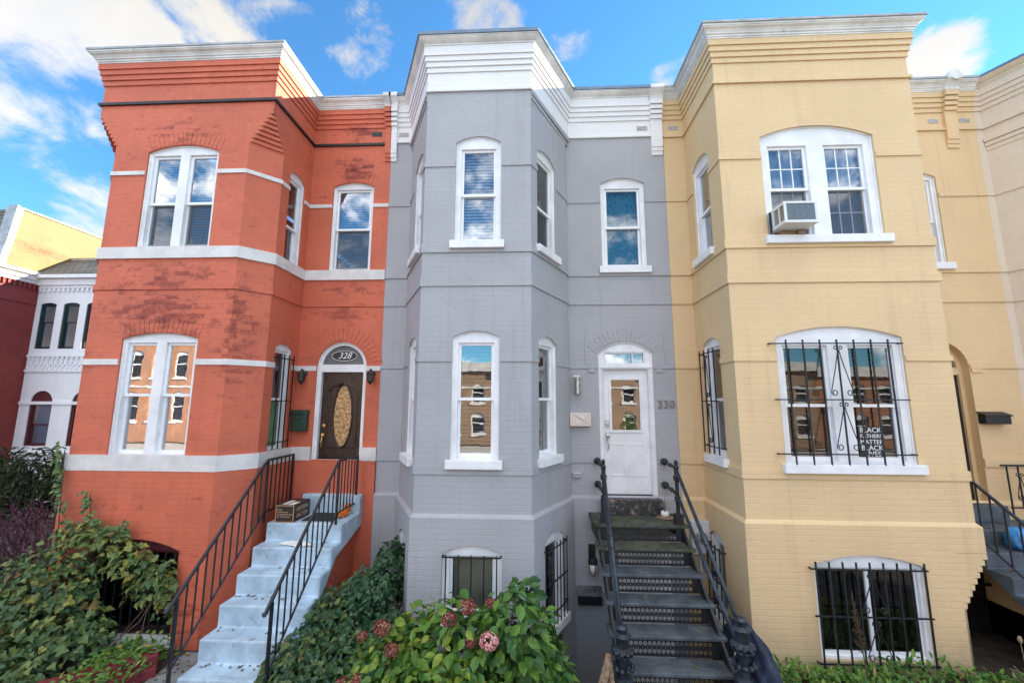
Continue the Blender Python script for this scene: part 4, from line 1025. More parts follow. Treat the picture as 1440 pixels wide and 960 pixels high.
mb = MB(); mb.lathe([(0,-.17),(.03,-.155),(.055,-.09),(.066,0),(0,.001)], (.94,-.13,.72), 14); part('lamp_glass', mb, M['frosted'], t, smooth=True)
mb = MB()
for i in range(4):
    q = math.pi*i/2+.5; mb.tube([(.94+a*math.cos(q),-.13+a*math.sin(q),.72+zz) for a,zz in ((.068,0),(.058,-.09),(.034,-.155),(.0,-.178))], .006, 5)
part('lamp_ribs', mb, M['black'], t)
# mailboxes
t = thing('mailbox', 'brushed steel mailbox with notched flap on gray wall', 'mailbox', (.80,0,2.8))
mb = MB(); mb.box(.635,-.09,2.80,.965,-.002,3.02); part('box', mb, M['steel'], t, bevel=.008)
mb = MB(); mb.add([(.63,-.10,2.81),(.97,-.10,2.81),(.97,-.10,3.03),(.80,-.125,2.93),(.63,-.10,3.03),(.63,-.093,2.81),(.97,-.093,2.81),(.97,-.093,3.03),(.80,-.093,2.93),(.63,-.093,3.03)],[(0,1,2,3,4),(5,9,8,7,6),(0,5,6,1),(1,6,7,2),(2,7,8,3),(3,8,9,4),(4,9,5,0)]); part('flap', mb, M['steel'], t)
t = thing('mailbox', 'dark green mailbox with brass latch beside the red house door', 'mailbox', (-3.96,0,2.7))
mb = MB(); mb.box(-4.06,-.10,2.69,-3.80,-.002,3.03); part('box', mb, M['green_box'], t, bevel=.012)
mb = MB(); mb.box(-4.065,-.115,2.98,-3.795,-.002,3.05); part('lid', mb, M['green_box'], t, bevel=.01)
mb = MB(); mb.box(-3.965,-.106,2.92,-3.895,-.098,2.94); part('latch', mb, M['brass'], t)
t = thing('mailbox', 'black horizontal mailbox on yellow wall right of the doorway', 'mailbox', (7.28,0,2.9))
mb = MB(); mb.box(7.08,-.12,2.88,7.46,-.002,3.02); part('box', mb, M['black'], t, bevel=.01)
mb = MB(); mb.add([(7.07,0,3.07),(7.47,0,3.07),(7.47,-.14,3.02),(7.07,-.14,3.02),(7.07,0,3.055),(7.47,0,3.055),(7.47,-.14,3.0),(7.07,-.14,3.0)],[(0,3,2,1),(4,5,6,7),(3,7,6,2),(0,4,7,3),(1,2,6,5),(0,1,5,4)]); part('lid', mb, M['black'], t)
t = thing('mailbox', 'black basement mailbox with raised characters under teardrop lamp', 'mailbox', (.89,-.045,.15))
mb = MB(); mb.box(.705,-.15,.13,1.07,-.043,.275); part('box', mb, M['ink_k'], t, bevel=.006)
mb = MB(); mb.add([(.695,-.043,.375),(1.08,-.043,.375),(1.08,-.17,.275),(.695,-.17,.275),(.695,-.043,.36),(1.08,-.043,.36),(1.08,-.17,.262),(.695,-.17,.262)],[(0,3,2,1),(4,5,6,7),(3,7,6,2),(0,4,7,3),(1,2,6,5),(0,1,5,4)]); part('lid', mb, M['slate'], t)
Flid = lambda u, z, w: (u, -.108-z*.787+ -w*.62, .324+z*-.0+z*.0+w*.787+z*.0) 
def Flid(u, z, w):
    d = Vector((0,.127,.10)).normalized(); n = Vector((0,-.10,.127)).normalized(); c = Vector((0,-.1065,.325)); p = c+d*z+n*w; return (u, p.y, p.z)
q = text_mb('330 B', .085, Flid, .89, 0, .004, .005, sx=.95); part('lettering', q, M['ink_k'], t)
q = text_mb('330', .185, Fwall, 2.215, 3.16, .012, .02, sx=1.05); solo('house_number', q, M['numeral'], 'metal numerals 330 mounted right of the white door', 'house number', (2.215,0,3.16))
# intercom / little outlet on gray wall
t = thing('outlet_box', 'small gray outlet box low on the gray wall left of steps', 'outlet', (.72,0,2.02))
mb = MB(); mb.box(.66,-.04,1.985,.79,-.002,2.05); part('box', mb, M['gray'], t, bevel=.006); mb = MB(); mb.box(.66,-.05,2.05,.80,-.002,2.062); part('cover', mb, M['meter'], t)
# electric meter
t = thing('electric_meter', 'white electric meter box on yellow wall behind iron railing', 'meter', (2.58,0,1.0))
mb = MB(); mb.box(2.46,-.16,.90,2.74,-.043,1.38); part('box', mb, M['meter'], t, bevel=.01)
mb = MB(); mb.lathe([(0,0),(.085,0),(.085,.03),(.075,.06),(0,.065)], (2.60,-.158,1.16), 18, (0,-1,0)); part('dial_cover', mb, M['steel'], t, smooth=False)
mb = MB(); mb.tube([(2.60,-.09,.90),(2.60,-.09,GZ)], .02, 8); part('conduit', mb, M['meter'], t)
t = thing('gas_meter', 'gray utility box on gray wall half hidden by ivy', 'meter', (-2.37,-.1,.3))
mb = MB(); mb.box(-2.52,-.20,.30,-2.24,-.048,.66); part('box', mb, M['gray'], t, bevel=.01)
mb = MB(); mb.tube([(-2.45,-.12,.30),(-2.45,-.12,GZ)], .025, 8); mb.tube([(-2.30,-.12,.30),(-2.30,-.12,GZ)], .02, 8); part('pipe', mb, M['slate'], t)
mb = MB(); mb.tube([(-2.36+.06*math.cos(i*.5),-.205,.56+.06*math.sin(i*.5)) for i in range(14)], .008, 6); part('cable_loop', mb, M['meter'], t)

# air conditioner
t = thing('air_conditioner', 'boxy window air conditioner jutting from upper yellow bay window', 'air conditioner', (3.70,-1.45,5.55))
ax0, ax1, ay0, ay1, az0, az1 = 3.40, 3.84, -1.60, -1.22, 5.585, 5.885
mb = MB(); F = frame((ax0,ay0),(ax1,ay0)); mb.panel(F, rect_loop(0,ax1-ax0,az0,az1), [rect_loop(.035,ax1-ax0-.035,az0+.035,az1-.03)], 0, .02)
mb.quad((ax0,ay0,az1),(ax1,ay0,az1),(ax1,ay1,az1),(ax0,ay1,az1)); mb.quad((ax0,ay1,az0),(ax1,ay1,az0),(ax1,ay0,az0),(ax0,ay0,az0)); mb.quad((ax1,ay0,az0),(ax1,ay1,az0),(ax1,ay1,az1),(ax1,ay0,az1))
Fs2 = frame((ax0,ay1),(ax0,ay0)); mb.panel(Fs2, rect_loop(0,ay1-ay0,az0,az1), [rect_loop(.14,.25,az0+.04,az1-.04), rect_loop(.27,.37,az0+.04,az1-.04)], 0, .02); part('cabinet', mb, M['ac'], t)
mb = MB(); mb.box(ax0+.03,ay0+.018,az0+.03,ax1-.03,ay0+.03,az1-.025)
for i in range(46): x = ax0+.04+i*(ax1-ax0-.08)/45; mb.box(x-.002,ay0+.008,az0+.035,x+.002,ay0+.018,az1-.03)
part('condenser_fins', mb, M['fin'], t)
mb = MB(); mb.box(ax0+.018,ay0+.03,az0+.03,ax0+.03,ay1-.12,az1-.03)
for i in range(16): z = az0+.045+i*.0165; mb.box(ax0+.008,ay0+.03,z,ax0+.018,ay1-.14,z+.006)
part('side_louvre', mb, M['ac_side'], t)
mb = MB(); mb.box(ax0+.32,ay0+.24,5.525,ax0+.42,ay0+.36,az0-.002); mb.box(ax0+.1,ay1-.1,5.525,ax0+.4,ay1-.02,az0-.002); part('support_block', mb, M['wood'], t)
mb = MB(); mb.box(ax0-.03,-1.315,5.56,ax0-.003,-1.30,5.86); part('dark_gap', mb, M['dark'], t)  # dark strip painted in for the shaded gap left of the cabinet

# sign in the window
sx0, sx1 = 4.36, 4.68; sz0, sz1 = 2.49, 2.88; Fsg = frame((sx0,-1.155),(sx1,-1.155))
t = thing('window_sign', 'black poster lettered BLACK FATHERS MATTER BLACK LIVES inside barred window', 'sign', (4.52,-1.15,2.49))
mb = MB(); mb.box(sx0,-1.155,sz0,sx1,-1.150,sz1); part('board', mb, M['ink_k'], t)
lt = MB()
for i, (s_, sz) in enumerate((('BLACK',.092),('FATHERS',.070),('MATTER',.078),('BLACK',.092),('LIVES',.092))):
    q = text_mb(s_, sz, Fsg, .16, sz1-.042-.077*i, .003, .003, sx=1.0); lt.add(q.v, q.f)
part('lettering', lt, M['ink_w'], t)

# things on the red steps
zt = 1.42
t = thing('delivery_box', 'dark printed cardboard box on top of blue steps', 'box', (-3.66,-.55,zt))
bx0, bx1, by0, by1 = -3.80, -3.52, -.75, -.30; bz = zt+.245
mb = MB(); mb.box(bx0,by0,zt+.002,bx1,by1,bz); part('carton', mb, M['card'], t, bevel=.003)
mb = MB(); Fb = frame((bx0,by0),(bx1,by0)); w_ = bx1-bx0
for a in ((0,w_,zt+.003,zt+.016),(0,w_,bz-.013,bz),(0,.012,zt+.016,bz-.013),(w_-.012,w_,zt+.016,bz-.013)): mb.fbox(Fb,a[0],a[1],a[2],a[3],0,.002)
part('printed_border', mb, M['kraft'], t)
lt = MB()
for i, s_ in enumerate(('Proof','Nearly-on-time','Made for doorsteps','by Your Street')):
    pass
for i, s_ in enumerate(('Finest', 'Ready-to-use', 'Sustainable & clean', 'for Your Home')):
    q = text_mb(s_, .030, Fb, .03, bz-.06-.034*i, .003, .002, 'LEFT'); lt.add(q.v, q.f)
part('lettering', lt, M['ink_t'], t)
Fb2 = frame((bx1,by0),(bx1,by1)); lt = MB()
for i, s_ in enumerate(('EASTERN','FACTOR')):
    q = text_mb(s_, .088, Fb2, .225, bz-.075-.095*i, .003, .002, sx=.88); lt.add(q.v, q.f)
part('side_lettering', lt, M['ink_t'], t)
mb = MB(); mb.box(bx0+.06,by0+.05,bz+.001,bx0+.13,by0+.30,bz+.003); mb.box(bx0+.16,by0+.03,bz+.001,bx0+.25,by0+.22,bz+.003); part('shipping_label', mb, M['paper'], t)
t0 = MB(); t0.box(-3.45,-.66,zt+.002,-2.98,-.22,zt+.016); solo('door_mat', t0, M['mat_g'], 'dark green door mat lying on the blue landing', 'mat', (-3.2,-.45,zt), bevel=.004)
mb = MB()
def crumple(mb, c, r, seed, n=14, m=8):
    rnd = random.Random(seed); vs = []; fs = []
    for i in range(m+1):
        th = math.pi*i/m
        for k in range(n):
            q = 2*math.pi*k/n; f = 1+rnd.uniform(-.28,.28)
            vs.append((c[0]+r[0]*f*math.sin(th)*math.cos(q), c[1]+r[1]*f*math.sin(th)*math.sin(q), max(c[2]-r[2], c[2]-r[2]*f*math.cos(th))))
    for i in range(m):
        for k in range(n): fs.append((i*n+k,i*n+(k+1)%n,(i+1)*n+(k+1)%n,(i+1)*n+k))
    mb.add(vs, fs)
crumple(mb, (-2.93,-.36,zt+.05), (.05,.16,.045), 3); crumple(mb, (-2.92,-.26,zt+.12), (.045,.07,.05), 4)
solo('orange_bag', mb, M['orange'], 'crumpled orange bag behind the right railing on blue landing', 'bag', (-2.93,-.36,zt))
for i, (x, y, l) in enumerate(((-3.42,-.90,'white bagged newspaper lying across the second blue step'),(-3.27,-.96,'cream folded flyer under the white newspaper on blue steps'))):
    mb = MB(); crumple(mb, (x,y,zt-.25+.022), (.16,.055,.022), 20+i); solo('newspaper', mb, M['paper'], l, 'newspaper', (x,y,zt-.25))
# mezuzah-like green tag at rail end
# candle pot on iron landing
t = thing('candle_pot', 'white candle pot on dark saucer by right railing', 'pot', (2.02,-.32,1.46))
mb = MB(); mb.lathe([(0,0),(.11,0),(.125,.012),(.10,.018),(0,.018)], (2.02,-.32,1.462), 16); part('saucer', mb, M['wood'], t)
mb = MB(); mb.lathe([(0,.0),(.045,0),(.062,.03),(.060,.075),(.052,.08),(.045,.06),(0,.055)], (2.02,-.32,1.481), 16); part('pot', mb, M['paper'], t, smooth=True)
mb = MB()
for i in range(5): mb.tube([(2.02,-.32,1.53),(2.01+.02*math.sin(i*2),-.32+.02*math.cos(i*3),1.62+.02*i),(1.99+.04*math.sin(i*2),-.31,1.70+.015*i)], .003, 4)
part('dried_sprig', mb, M['bark'], t)
# navy bag with white emblem
def bag(name, mat, label, c, r, seed, emblem=False):
    t = thing(name, label, 'bag', (c[0],c[1],c[2]-r[2])); mb = MB(); rnd = random.Random(seed); n, m = 28, 16; vs = []; fs = []
    for i in range(m+1):
        th = math.pi*i/m
        for k in range(n):
            q = 2*math.pi*k/n; cx_, sx_ = math.cos(q), math.sin(q); st = math.sin(th)**.55
            f = 1+.10*math.sin(5*q+i*.7+seed)+.08*math.sin(9*q-i*1.3)+rnd.uniform(-.05,.05); tz = -math.cos(th)
            taper = 1-.22*max(0,tz)
            vs.append((c[0]+r[0]*f*st*taper*math.copysign(abs(cx_)**.6,cx_), c[1]+r[1]*f*st*taper*math.copysign(abs(sx_)**.6,sx_), c[2]+r[2]*math.copysign(abs(tz)**.7,tz)*(1+.05*math.sin(3*q))))
    for i in range(m):
        for k in range(n): fs.append((i*n+k,i*n+(k+1)%n,(i+1)*n+(k+1)%n,(i+1)*n+k))
    mb.add(vs, fs); part('sack', mb, mat, t, smooth=True); return t
t = bag('cloth_bag', M['navy'], 'navy blue bag with white anchor emblem between iron railing and yellow bay', (2.44,-1.80,.28), (.13,.50,.40), 2)
mb = MB()
def Fe(u, z, w): return (2.298-w, -1.72-u, .36+z)
mb.tube([Fe(.10-.10*k/8, .20-.34*k/8, .012) for k in range(9)], .009, 5)
mb.tube([Fe(.02+.085*math.cos(rad(190+18*k)), -.06+.09*math.sin(rad(190+18*k)), .014) for k in range(11)], .009, 5)
mb.tube([Fe(.115+.03*math.cos(rad(36*k)), .225+.03*math.sin(rad(36*k)), .014) for k in range(11)], .007, 5); mb.tube([Fe(.03,.13,.014),Fe(.14,.10,.014)], .008, 5)
part('emblem', mb, M['ink_w'], t)
bag('plastic_bag', M['bluebag'], 'bright blue plastic bag on dark stone steps at right edge', (6.60,-.78,1.39), (.14,.12,.145), 5)
mb = MB(); mb.tube([(.60,-2.25,GZ),(.68,-2.24,.18),(.76,-2.22,.42),(.80,-2.20,.58)], [.045,.05,.045,.03], 7); mb.tube([(.83,-2.20,GZ),(.82,-2.20,.30),(.80,-2.2,.56)], [.05,.04,.03], 7)
solo('driftwood', mb, M['wood'], 'pale weathered driftwood leaning at the iron newel post', 'wood', (.75,-2.22,GZ))

# ================================================================== PLANTS
def leaf(mb, p, d, n, L, W, fold=.25, tint=None, shape=0):
    d = d.normalized(); s = d.cross(n)
    if s.length < 1e-5: s = d.orthogonal()
    s.normalize(); n = s.cross(d)
    P = lambda a, b, c: p + d*(a*L) + s*(b*W) + n*c
    if shape == 0:    # broad oval
        vs = [P(0,0,0), P(.25,-.36,fold*W*.5), P(.6,-.42,fold*W*.4), P(1,0,-.12*L), P(.6,.42,fold*W*.4), P(.25,.36,fold*W*.5), P(.5,0,-.02*L)]
        fs = [(0,6,1),(1,6,2),(2,6,3),(3,6,4),(4,6,5),(5,6,0)]
    elif shape == 1:  # lobed ivy
        vs = [P(0,0,0), P(-.05,-.4,.02*L), P(.3,-.5,fold*W*.5), P(.5,-.28,.1*W), P(1,0,-.1*L), P(.5,.28,.1*W), P(.3,.5,fold*W*.5), P(-.05,.4,.02*L), P(.35,0,0)]
        fs = [(0,8,1),(1,8,2),(2,8,3),(3,8,4),(4,8,5),(5,8,6),(6,8,7),(7,8,0)]
    else:             # narrow
        vs = [P(0,0,0), P(.45,-.35,fold*W), P(1,0,-.1*L), P(.45,.35,fold*W)]
        fs = [(0,1,2),(0,2,3)]
    mb.add(vs, fs)
    if mb.tint is None: mb.tint = []
    mb.tint += [tint if tint is not None else random.random()]*len(fs)
def blob_leaves(mb, blobs, L, W, shape, rnd, tr=(0,1), clip=None):
    for (c, r, n, t0, t1) in blobs:
        c = Vector(c)
        for _ in range(n):
            v = Vector((rnd.gauss(0,1), rnd.gauss(0,1), rnd.gauss(0,1))).normalized()
            if v.z < -.35: v.z = -v.z*.5; v.normalize()
            k = rnd.uniform(.62, 1.06)
            p = c + Vector((v.x*r[0]*k, v.y*r[1]*k, v.z*r[2]*k))
            if p.z < GZ+.01 or (clip and not clip(p)): continue
            out = (v + Vector((0,-.3,.45))).normalized()
            nrm = (out + Vector((rnd.uniform(-.8,.8), rnd.uniform(-.8,.8), rnd.uniform(-.5,.8)))).normalized()
            d = Vector((v.x+rnd.uniform(-.7,.7), v.y+rnd.uniform(-.7,.7), rnd.uniform(-.9,.3)))
            d = d - nrm*d.dot(nrm)
            if d.length < .1: d = nrm.orthogonal()
            sc = rnd.choice((.45,.6,.75,.9,1.0,1.15))*rnd.uniform(.9,1.1)
            leaf(mb, p, d, nrm, L*sc, W*sc, tint=rnd.uniform(t0, t1), shape=shape)
def stems(mb, base, blobs, n, r, rnd):
    for _ in range(n):
        c, rr = rnd.choice(blobs)[:2]; c = Vector(c)
        e = c + Vector((rnd.uniform(-.7,.7)*rr[0], rnd.uniform(-.7,.7)*rr[1], rnd.uniform(.1,.8)*rr[2]))
        b = Vector((base[0]*.3+c.x*.7+rnd.uniform(-.25,.25), base[1]+rnd.uniform(-.15,.15), GZ)); sw = lambda k: Vector((rnd.uniform(-k,k), rnd.uniform(-k,k), rnd.uniform(-.02,.08)))
        mb.tube([b, b.lerp(e,.25)+sw(.10), b.lerp(e,.5)+sw(.13), b.lerp(e,.75)+sw(.10), e], [r*rnd.uniform(.7,1.2), r*.9, r*.75, r*.55, r*.3], 5)
hyd_mat = leaf_mat('hydrangea_leaf', [(0,(.030,.090,.022)),(.35,(.075,.19,.035)),(.65,(.15,.28,.035)),(.86,(.30,.37,.045)),(.95,(.36,.34,.06)),(1,(.30,.19,.06))], .40, .32)
ivy_mat = leaf_mat('ivy_leaf', [(0,(.016,.055,.024)),(.5,(.045,.115,.045)),(.85,(.11,.17,.05)),(1,(.24,.21,.07))], .4, .15)
vine_mat = leaf_mat('vine_leaf', [(0,(.040,.090,.032)),(.45,(.105,.185,.062)),(.8,(.21,.255,.075)),(.93,(.32,.31,.06)),(1,(.22,.095,.04))], .5, .25)
hedge_mat = leaf_mat('hedge_leaf', [(0,(.010,.022,.010)),(.6,(.028,.050,.020)),(.9,(.060,.085,.026)),(1,(.055,.020,.018))], .45, .15)
barb_mat = leaf_mat('barberry_leaf', [(0,(.060,.022,.042)),(.6,(.14,.050,.095)),(1,(.22,.11,.20))], .5, .2)
cover_mat = leaf_mat('groundcover_leaf', [(0,(.035,.11,.018)),(.6,(.11,.24,.035)),(.93,(.21,.31,.05)),(1,(.32,.24,.06))], .4, .25)
flower_r = leaf_mat('faded_red_petal', [(0,(.16,.018,.028)),(.5,(.36,.050,.060)),(.8,(.46,.17,.12)),(1,(.50,.40,.24))], .6, .2)
flower_p = leaf_mat('pink_petal', [(0,(.88,.24,.30)),(1,(.95,.62,.58))], .6, .25)
rnd = random.Random(11)
T = thing('hydrangea_bush', 'large hydrangea with yellow-green leaves and dried red flower heads', 'shrub', (-.85,-2.3,GZ))
hb = [((-.85,-2.15,.42),(.78,.50,.62),620,.05,.95), ((-1.45,-2.25,.30),(.48,.42,.50),300,0,1), ((-.20,-2.15,.50),(.46,.42,.66),330,.0,.75), ((.05,-2.25,.22),(.34,.36,.52),190,.0,.7), ((-.95,-2.75,.28),(.85,.35,.42),420,.2,.98), ((-1.8,-2.35,.10),(.34,.34,.34),130,0,1), ((-.1,-1.95,.98),(.16,.14,.22),40,0,.6), ((.30,-2.4,.05),(.25,.3,.32),90,0,.7)]
mb = MB(); blob_leaves(mb, [(c,r,int(n*1.55),a,b*.93) for c,r,n,a,b in hb], .140, .100, 0, rnd); part('foliage', mb, hyd_mat, T)
mb = MB(); stems(mb, (-.85,-2.2), hb, 46, .010, rnd); part('stem', mb, M['bark'], T)
for (x, y, z, r, pink) in ((-.43,-2.52,.84,.098,1),(-.68,-2.30,1.05,.09,0),(-.86,-2.38,.96,.082,0),(-1.55,-2.42,.88,.092,0),(-1.42,-2.5,.72,.075,0),(-1.90,-2.5,.40,.072,0),(-1.84,-2.58,.28,.09,0),(-.45,-2.2,1.05,.06,0),(-1.78,-2.35,.76,.06,0),(.36,-2.45,.30,.075,0),(-1.72,-2.6,.50,.06,0),(-.62,-2.46,.80,.065,0)):
    mb = MB(); c = Vector((x,y,z))
    for i in range(190):
        v = Vector((rnd.gauss(0,1),rnd.gauss(0,1),rnd.gauss(0,1))).normalized()
        p = c+Vector((v.x*r,v.y*r,v.z*r*.82))*rnd.uniform(.82,1.03); d = v.orthogonal(); d.rotate(Matrix.Rotation(rnd.uniform(0,6.28),3,v))
        sz = r*.27
        for k in range(2):
            leaf(mb, p-d*sz*.5, d, (v+Vector((rnd.uniform(-.4,.4),rnd.uniform(-.4,.4),rnd.uniform(-.4,.4)))).normalized(), sz, sz*.9, tint=rnd.random()); d = v.cross(d)
    part('flower_head', mb, flower_p if pink else flower_r, T, label='single fresh pink flower head' if pink else None)
T = thing('ivy_bush', 'dark green ivy mound spilling beside the pale blue steps', 'shrub', (-2.5,-1.6,GZ))
ib = [((-2.45,-1.35,.28),(.45,.5,.55),900,0,.95), ((-2.15,-1.2,.60),(.32,.35,.42),520,0,.6), ((-1.95,-.85,.88),(.26,.25,.36),380,0,.35), ((-2.65,-1.85,.10),(.42,.45,.42),850,.0,1), ((-2.25,-1.9,.12),(.42,.4,.45),800,0,.95), ((-1.85,-1.5,.20),(.32,.4,.42),420,0,.6), ((-1.78,-.75,.35),(.14,.2,.55),130,.2,.8), ((-2.4,-2.4,-.02),(.6,.4,.34),800,0,.9)]
mb = MB(); blob_leaves(mb, [(c,r,int(n*1.3),a,b) for c,r,n,a,b in ib], .088, .082, 1, rnd); part('foliage', mb, ivy_mat, T)
mb = MB(); stems(mb, (-2.2,-1.4), ib, 30, .008, rnd); part('stem', mb, M['bark'], T)
T = thing('grape_vine', 'tangled green and yellow vine covering the red basement window', 'vine', (-6.2,-1.8,GZ))
vb = [((-6.25,-1.62,.62),(.66,.36,.72),800,0,1), ((-6.62,-1.75,.30),(.50,.45,.55),700,0,.95), ((-5.75,-1.75,.22),(.50,.42,.46),400,0,.9), ((-6.9,-2.2,.10),(.6,.5,.5),560,0,.95), ((-6.1,-2.2,.05),(.7,.4,.42),620,0,.85), ((-5.45,-1.40,1.02),(.40,.10,.32),190,.3,1), ((-5.05,-1.36,.72),(.34,.08,.42),190,.2,1), ((-4.86,-1.34,.55),(.10,.06,.55),90,.2,1), ((-5.95,-1.40,1.32),(.55,.14,.24),260,.3,1)]
mb = MB(); blob_leaves(mb, [(c,r,int(n*1.35),a,b) for c,r,n,a,b in vb], .092, .092, 1, rnd)
for path in ([(-6.62,-1.30,2.3),(-6.55,-1.32,1.95),(-6.42,-1.34,1.65),(-6.2,-1.36,1.45)], [(-6.18,-1.32,1.95),(-6.05,-1.34,1.70),(-5.85,-1.36,1.50),(-5.7,-1.36,1.35)], [(-5.5,-1.34,1.55),(-5.55,-1.36,1.35)], [(-6.7,-1.28,2.6),(-6.66,-1.29,2.3)]):
    for a, b in zip(path[:-1], path[1:]):
        for i in range(26):
            t_ = rnd.random(); p = Vector(a).lerp(Vector(b), t_)+Vector((rnd.gauss(0,.04),rnd.uniform(-.05,.0),rnd.gauss(0,.04)))
            leaf(mb, p, Vector((rnd.uniform(-1,1),rnd.uniform(-.4,0),rnd.uniform(-1,.2))), Vector((rnd.uniform(-.5,.5),-1,rnd.uniform(0,.6))), .06, .055, tint=rnd.uniform(.1,.8), shape=1)
part('foliage', mb, vine_mat, T)
mb = MB(); stems(mb, (-6.2,-1.7), vb, 20, .008, rnd)
for path in ([(-6.4,-1.30,GZ),(-6.62,-1.29,2.5)], [(-5.9,-1.34,.9),(-6.1,-1.33,1.9)], [(-6.6,-1.4,1.2),(-5.5,-1.5,1.45)], [(-6.9,-1.8,.9),(-5.9,-1.5,1.5)]): mb.tube(path, .007, 5)
part('stem', mb, M['bark'], T)
T = thing('hedge', 'dark evergreen hedge in front of the white house', 'hedge', (-9.2,.3,GZ))
hb2 = [((-9.0+.55*i-2.2,.5+.15*(i%2),1.35),(.62,.55,.95),1300,0,1) for i in range(6)]
mb = MB(); blob_leaves(mb, hb2, .15, .06, 2, rnd); part('foliage', mb, hedge_mat, T)
mb = MB(); stems(mb, (-9.2,.5), hb2, 30, .015, rnd); part('stem', mb, M['bark'], T)
T = thing('barberry_shrub', 'purple leafed shrub with bare twigs at the left edge', 'shrub', (-8.3,-.5,GZ))
bb = [((-8.7,-.55,.95),(.75,.5,.60),900,0,1), ((-7.9,-.35,1.05),(.55,.4,.55),600,0,1), ((-9.3,-.6,.7),(.7,.5,.6),500,0,1)]
mb = MB(); blob_leaves(mb, bb, .055, .035, 2, rnd); part('foliage', mb, barb_mat, T)
mb = MB()
for i in range(130):
    c, rr = rnd.choice(bb)[:2]; a = Vector(c)+Vector((rnd.uniform(-.5,.5),rnd.uniform(-.3,.3),-.7)); v = Vector((rnd.uniform(-.9,.9)*rr[0],rnd.uniform(-1,.3)*rr[1],rnd.uniform(1.0,1.45)*rr[2]+.5)); mb.tube([a,a+v*.5+Vector((rnd.uniform(-.1,.1),0,.08)),a+v], [.008,.006,.003], 4)
part('twig', mb, M['purple_twig'], T)
mb = MB(); mb.tint = []
for i in range(3600):
    x = rnd.uniform(2.7,6.2); y = rnd.uniform(-2.7,-1.36); hgt = .30*(.6+.4*math.sin(x*3.1)*math.sin(y*4))
    p = Vector((x,y,GZ+rnd.uniform(.05,1)*hgt)); 
    leaf(mb, p, Vector((rnd.uniform(-1,1),rnd.uniform(-1,1),rnd.uniform(-.1,1.0))), Vector((rnd.uniform(-.6,.6),rnd.uniform(-.9,.3),1)), rnd.uniform(.06,.13), rnd.uniform(.03,.055), tint=rnd.random(), shape=0)
solo('ground_cover', mb, cover_mat, 'low bright green plants carpeting the bed under the yellow bay', 'ground cover', (4.2,-1.9,GZ), kind='stuff')
mb = MB(); mb.tint = []
for i in range(700):
    x = rnd.uniform(-5.2,-4.55); y = rnd.uniform(-2.4,-1.4)
    p = Vector((x,y,GZ+rnd.uniform(.02,.28))); leaf(mb, p, Vector((rnd.uniform(-1,1),rnd.uniform(-1,1),rnd.uniform(-.1,.9))), Vector((rnd.uniform(-.6,.6),-.5,1)), rnd.uniform(.05,.10), rnd.uniform(.03,.05), tint=rnd.uniform(.2,1), shape=0)
solo('bedding_plants', mb, cover_mat, 'small yellow-green plants behind the red brick edging', 'ground cover', (-4.9,-1.9,GZ), kind='stuff')
T = thing('dried_stem', 'tall dried brown seed stem in front of yellow basement window', 'weed', (3.72,-1.75,GZ))
mb = MB(); mb.tube([(3.74,-1.75,GZ),(3.70,-1.74,.5),(3.66,-1.72,.98)], [.007,.006,.003], 5); part('stalk', mb, M['bark'], T)
mb = MB()
for i in range(170):
    t_ = rnd.random(); p = Vector((3.70-.05*t_,-1.74,.42+.6*t_)); q = p+Vector((rnd.uniform(-.07,.07)*(1.1-t_),rnd.uniform(-.06,.06)*(1.1-t_),rnd.uniform(.01,.06))); mb.tube([p,q],.0028,3)
part('seed_head', mb, M['bark'], T)
T = thing('dried_stem', 'pale dried seed stalk beside the dark cellar opening', 'weed', (5.35,-1.8,GZ))
mb = MB(); mb.tube([(5.35,-1.8,GZ),(5.36,-1.8,.3),(5.34,-1.8,.62)], [.006,.005,.004], 5); part('stalk', mb, M['wood'], T)
mb = MB(); mb.ball((5.34,-1.8,.64),.022,(1,1,1.8)); part('seed_pod', mb, M['wood'], T)
mb = MB()
for i in range(30):
    a = Vector((5.35,-1.8,.1+rnd.random()*.2)); mb.tube([a,a+Vector((rnd.uniform(-.2,.25),rnd.uniform(-.1,.1),rnd.uniform(.02,.15)))],.003,3)
part('dry_twig', mb, M['wood'], T)
# low iron fence at far left
T = thing('iron_fence', 'low black iron fence half buried in vine at far left', 'fence', (-7.3,-1.6,GZ))
mb = MB()
for z in (.58,.90): mb.bar((-7.32,-.9,z),(-7.32,-3.4,z),.024)
part('fence_rail', mb, M['black'], T)
for i in range(9):
    p = MB(); y = -.95-i*.30; p.bar((-7.32,y,GZ),(-7.32,y,.99),.02); part('picket', p, M['black'], T)

# ================================================================== GROUND
mb = MB(); FG = lambda u, z, w: (u, z, GZ+w)
well = rect_loop(.42, 2.72, -1.80, .30)
mb.panel(FG, rect_loop(-300,300,-300,300), [well], 0, 1.25); mb.quad((.42,-1.8,GZ-1.25),(2.72,-1.8,GZ-1.25),(2.72,.3,GZ-1.25),(.42,.3,GZ-1.25)); struct('ground', mb, M['soil'])
mb = MB(); mb.quad((-4.5,-6.5,GZ+.012),(-4.02,-6.5,GZ+.012),(-4.02,-1.3,GZ+.012),(-4.5,-1.3,GZ+.012)); struct('path', mb, M['pave'])
mb = MB(); mb.quad((-60,-11.0,GZ+.008),(60,-11.0,GZ+.008),(60,-7.5,GZ+.008),(-60,-7.5,GZ+.008)); struct('pavement', mb, M['sidewalk'])
mb = MB(); mb.quad((-60,-20.0,GZ+.004),(60,-20.0,GZ+.004),(60,-11.0,GZ+.004),(-60,-11.0,GZ+.004)); struct('road', mb, M['asphalt'])
mb = MB(); mb.quad((-60,-26.0,GZ+.008),(60,-26.0,GZ+.008),(60,-20.0,GZ+.008),(-60,-20.0,GZ+.008)); struct('far_pavement', mb, M['sidewalk'])
mb = MB()
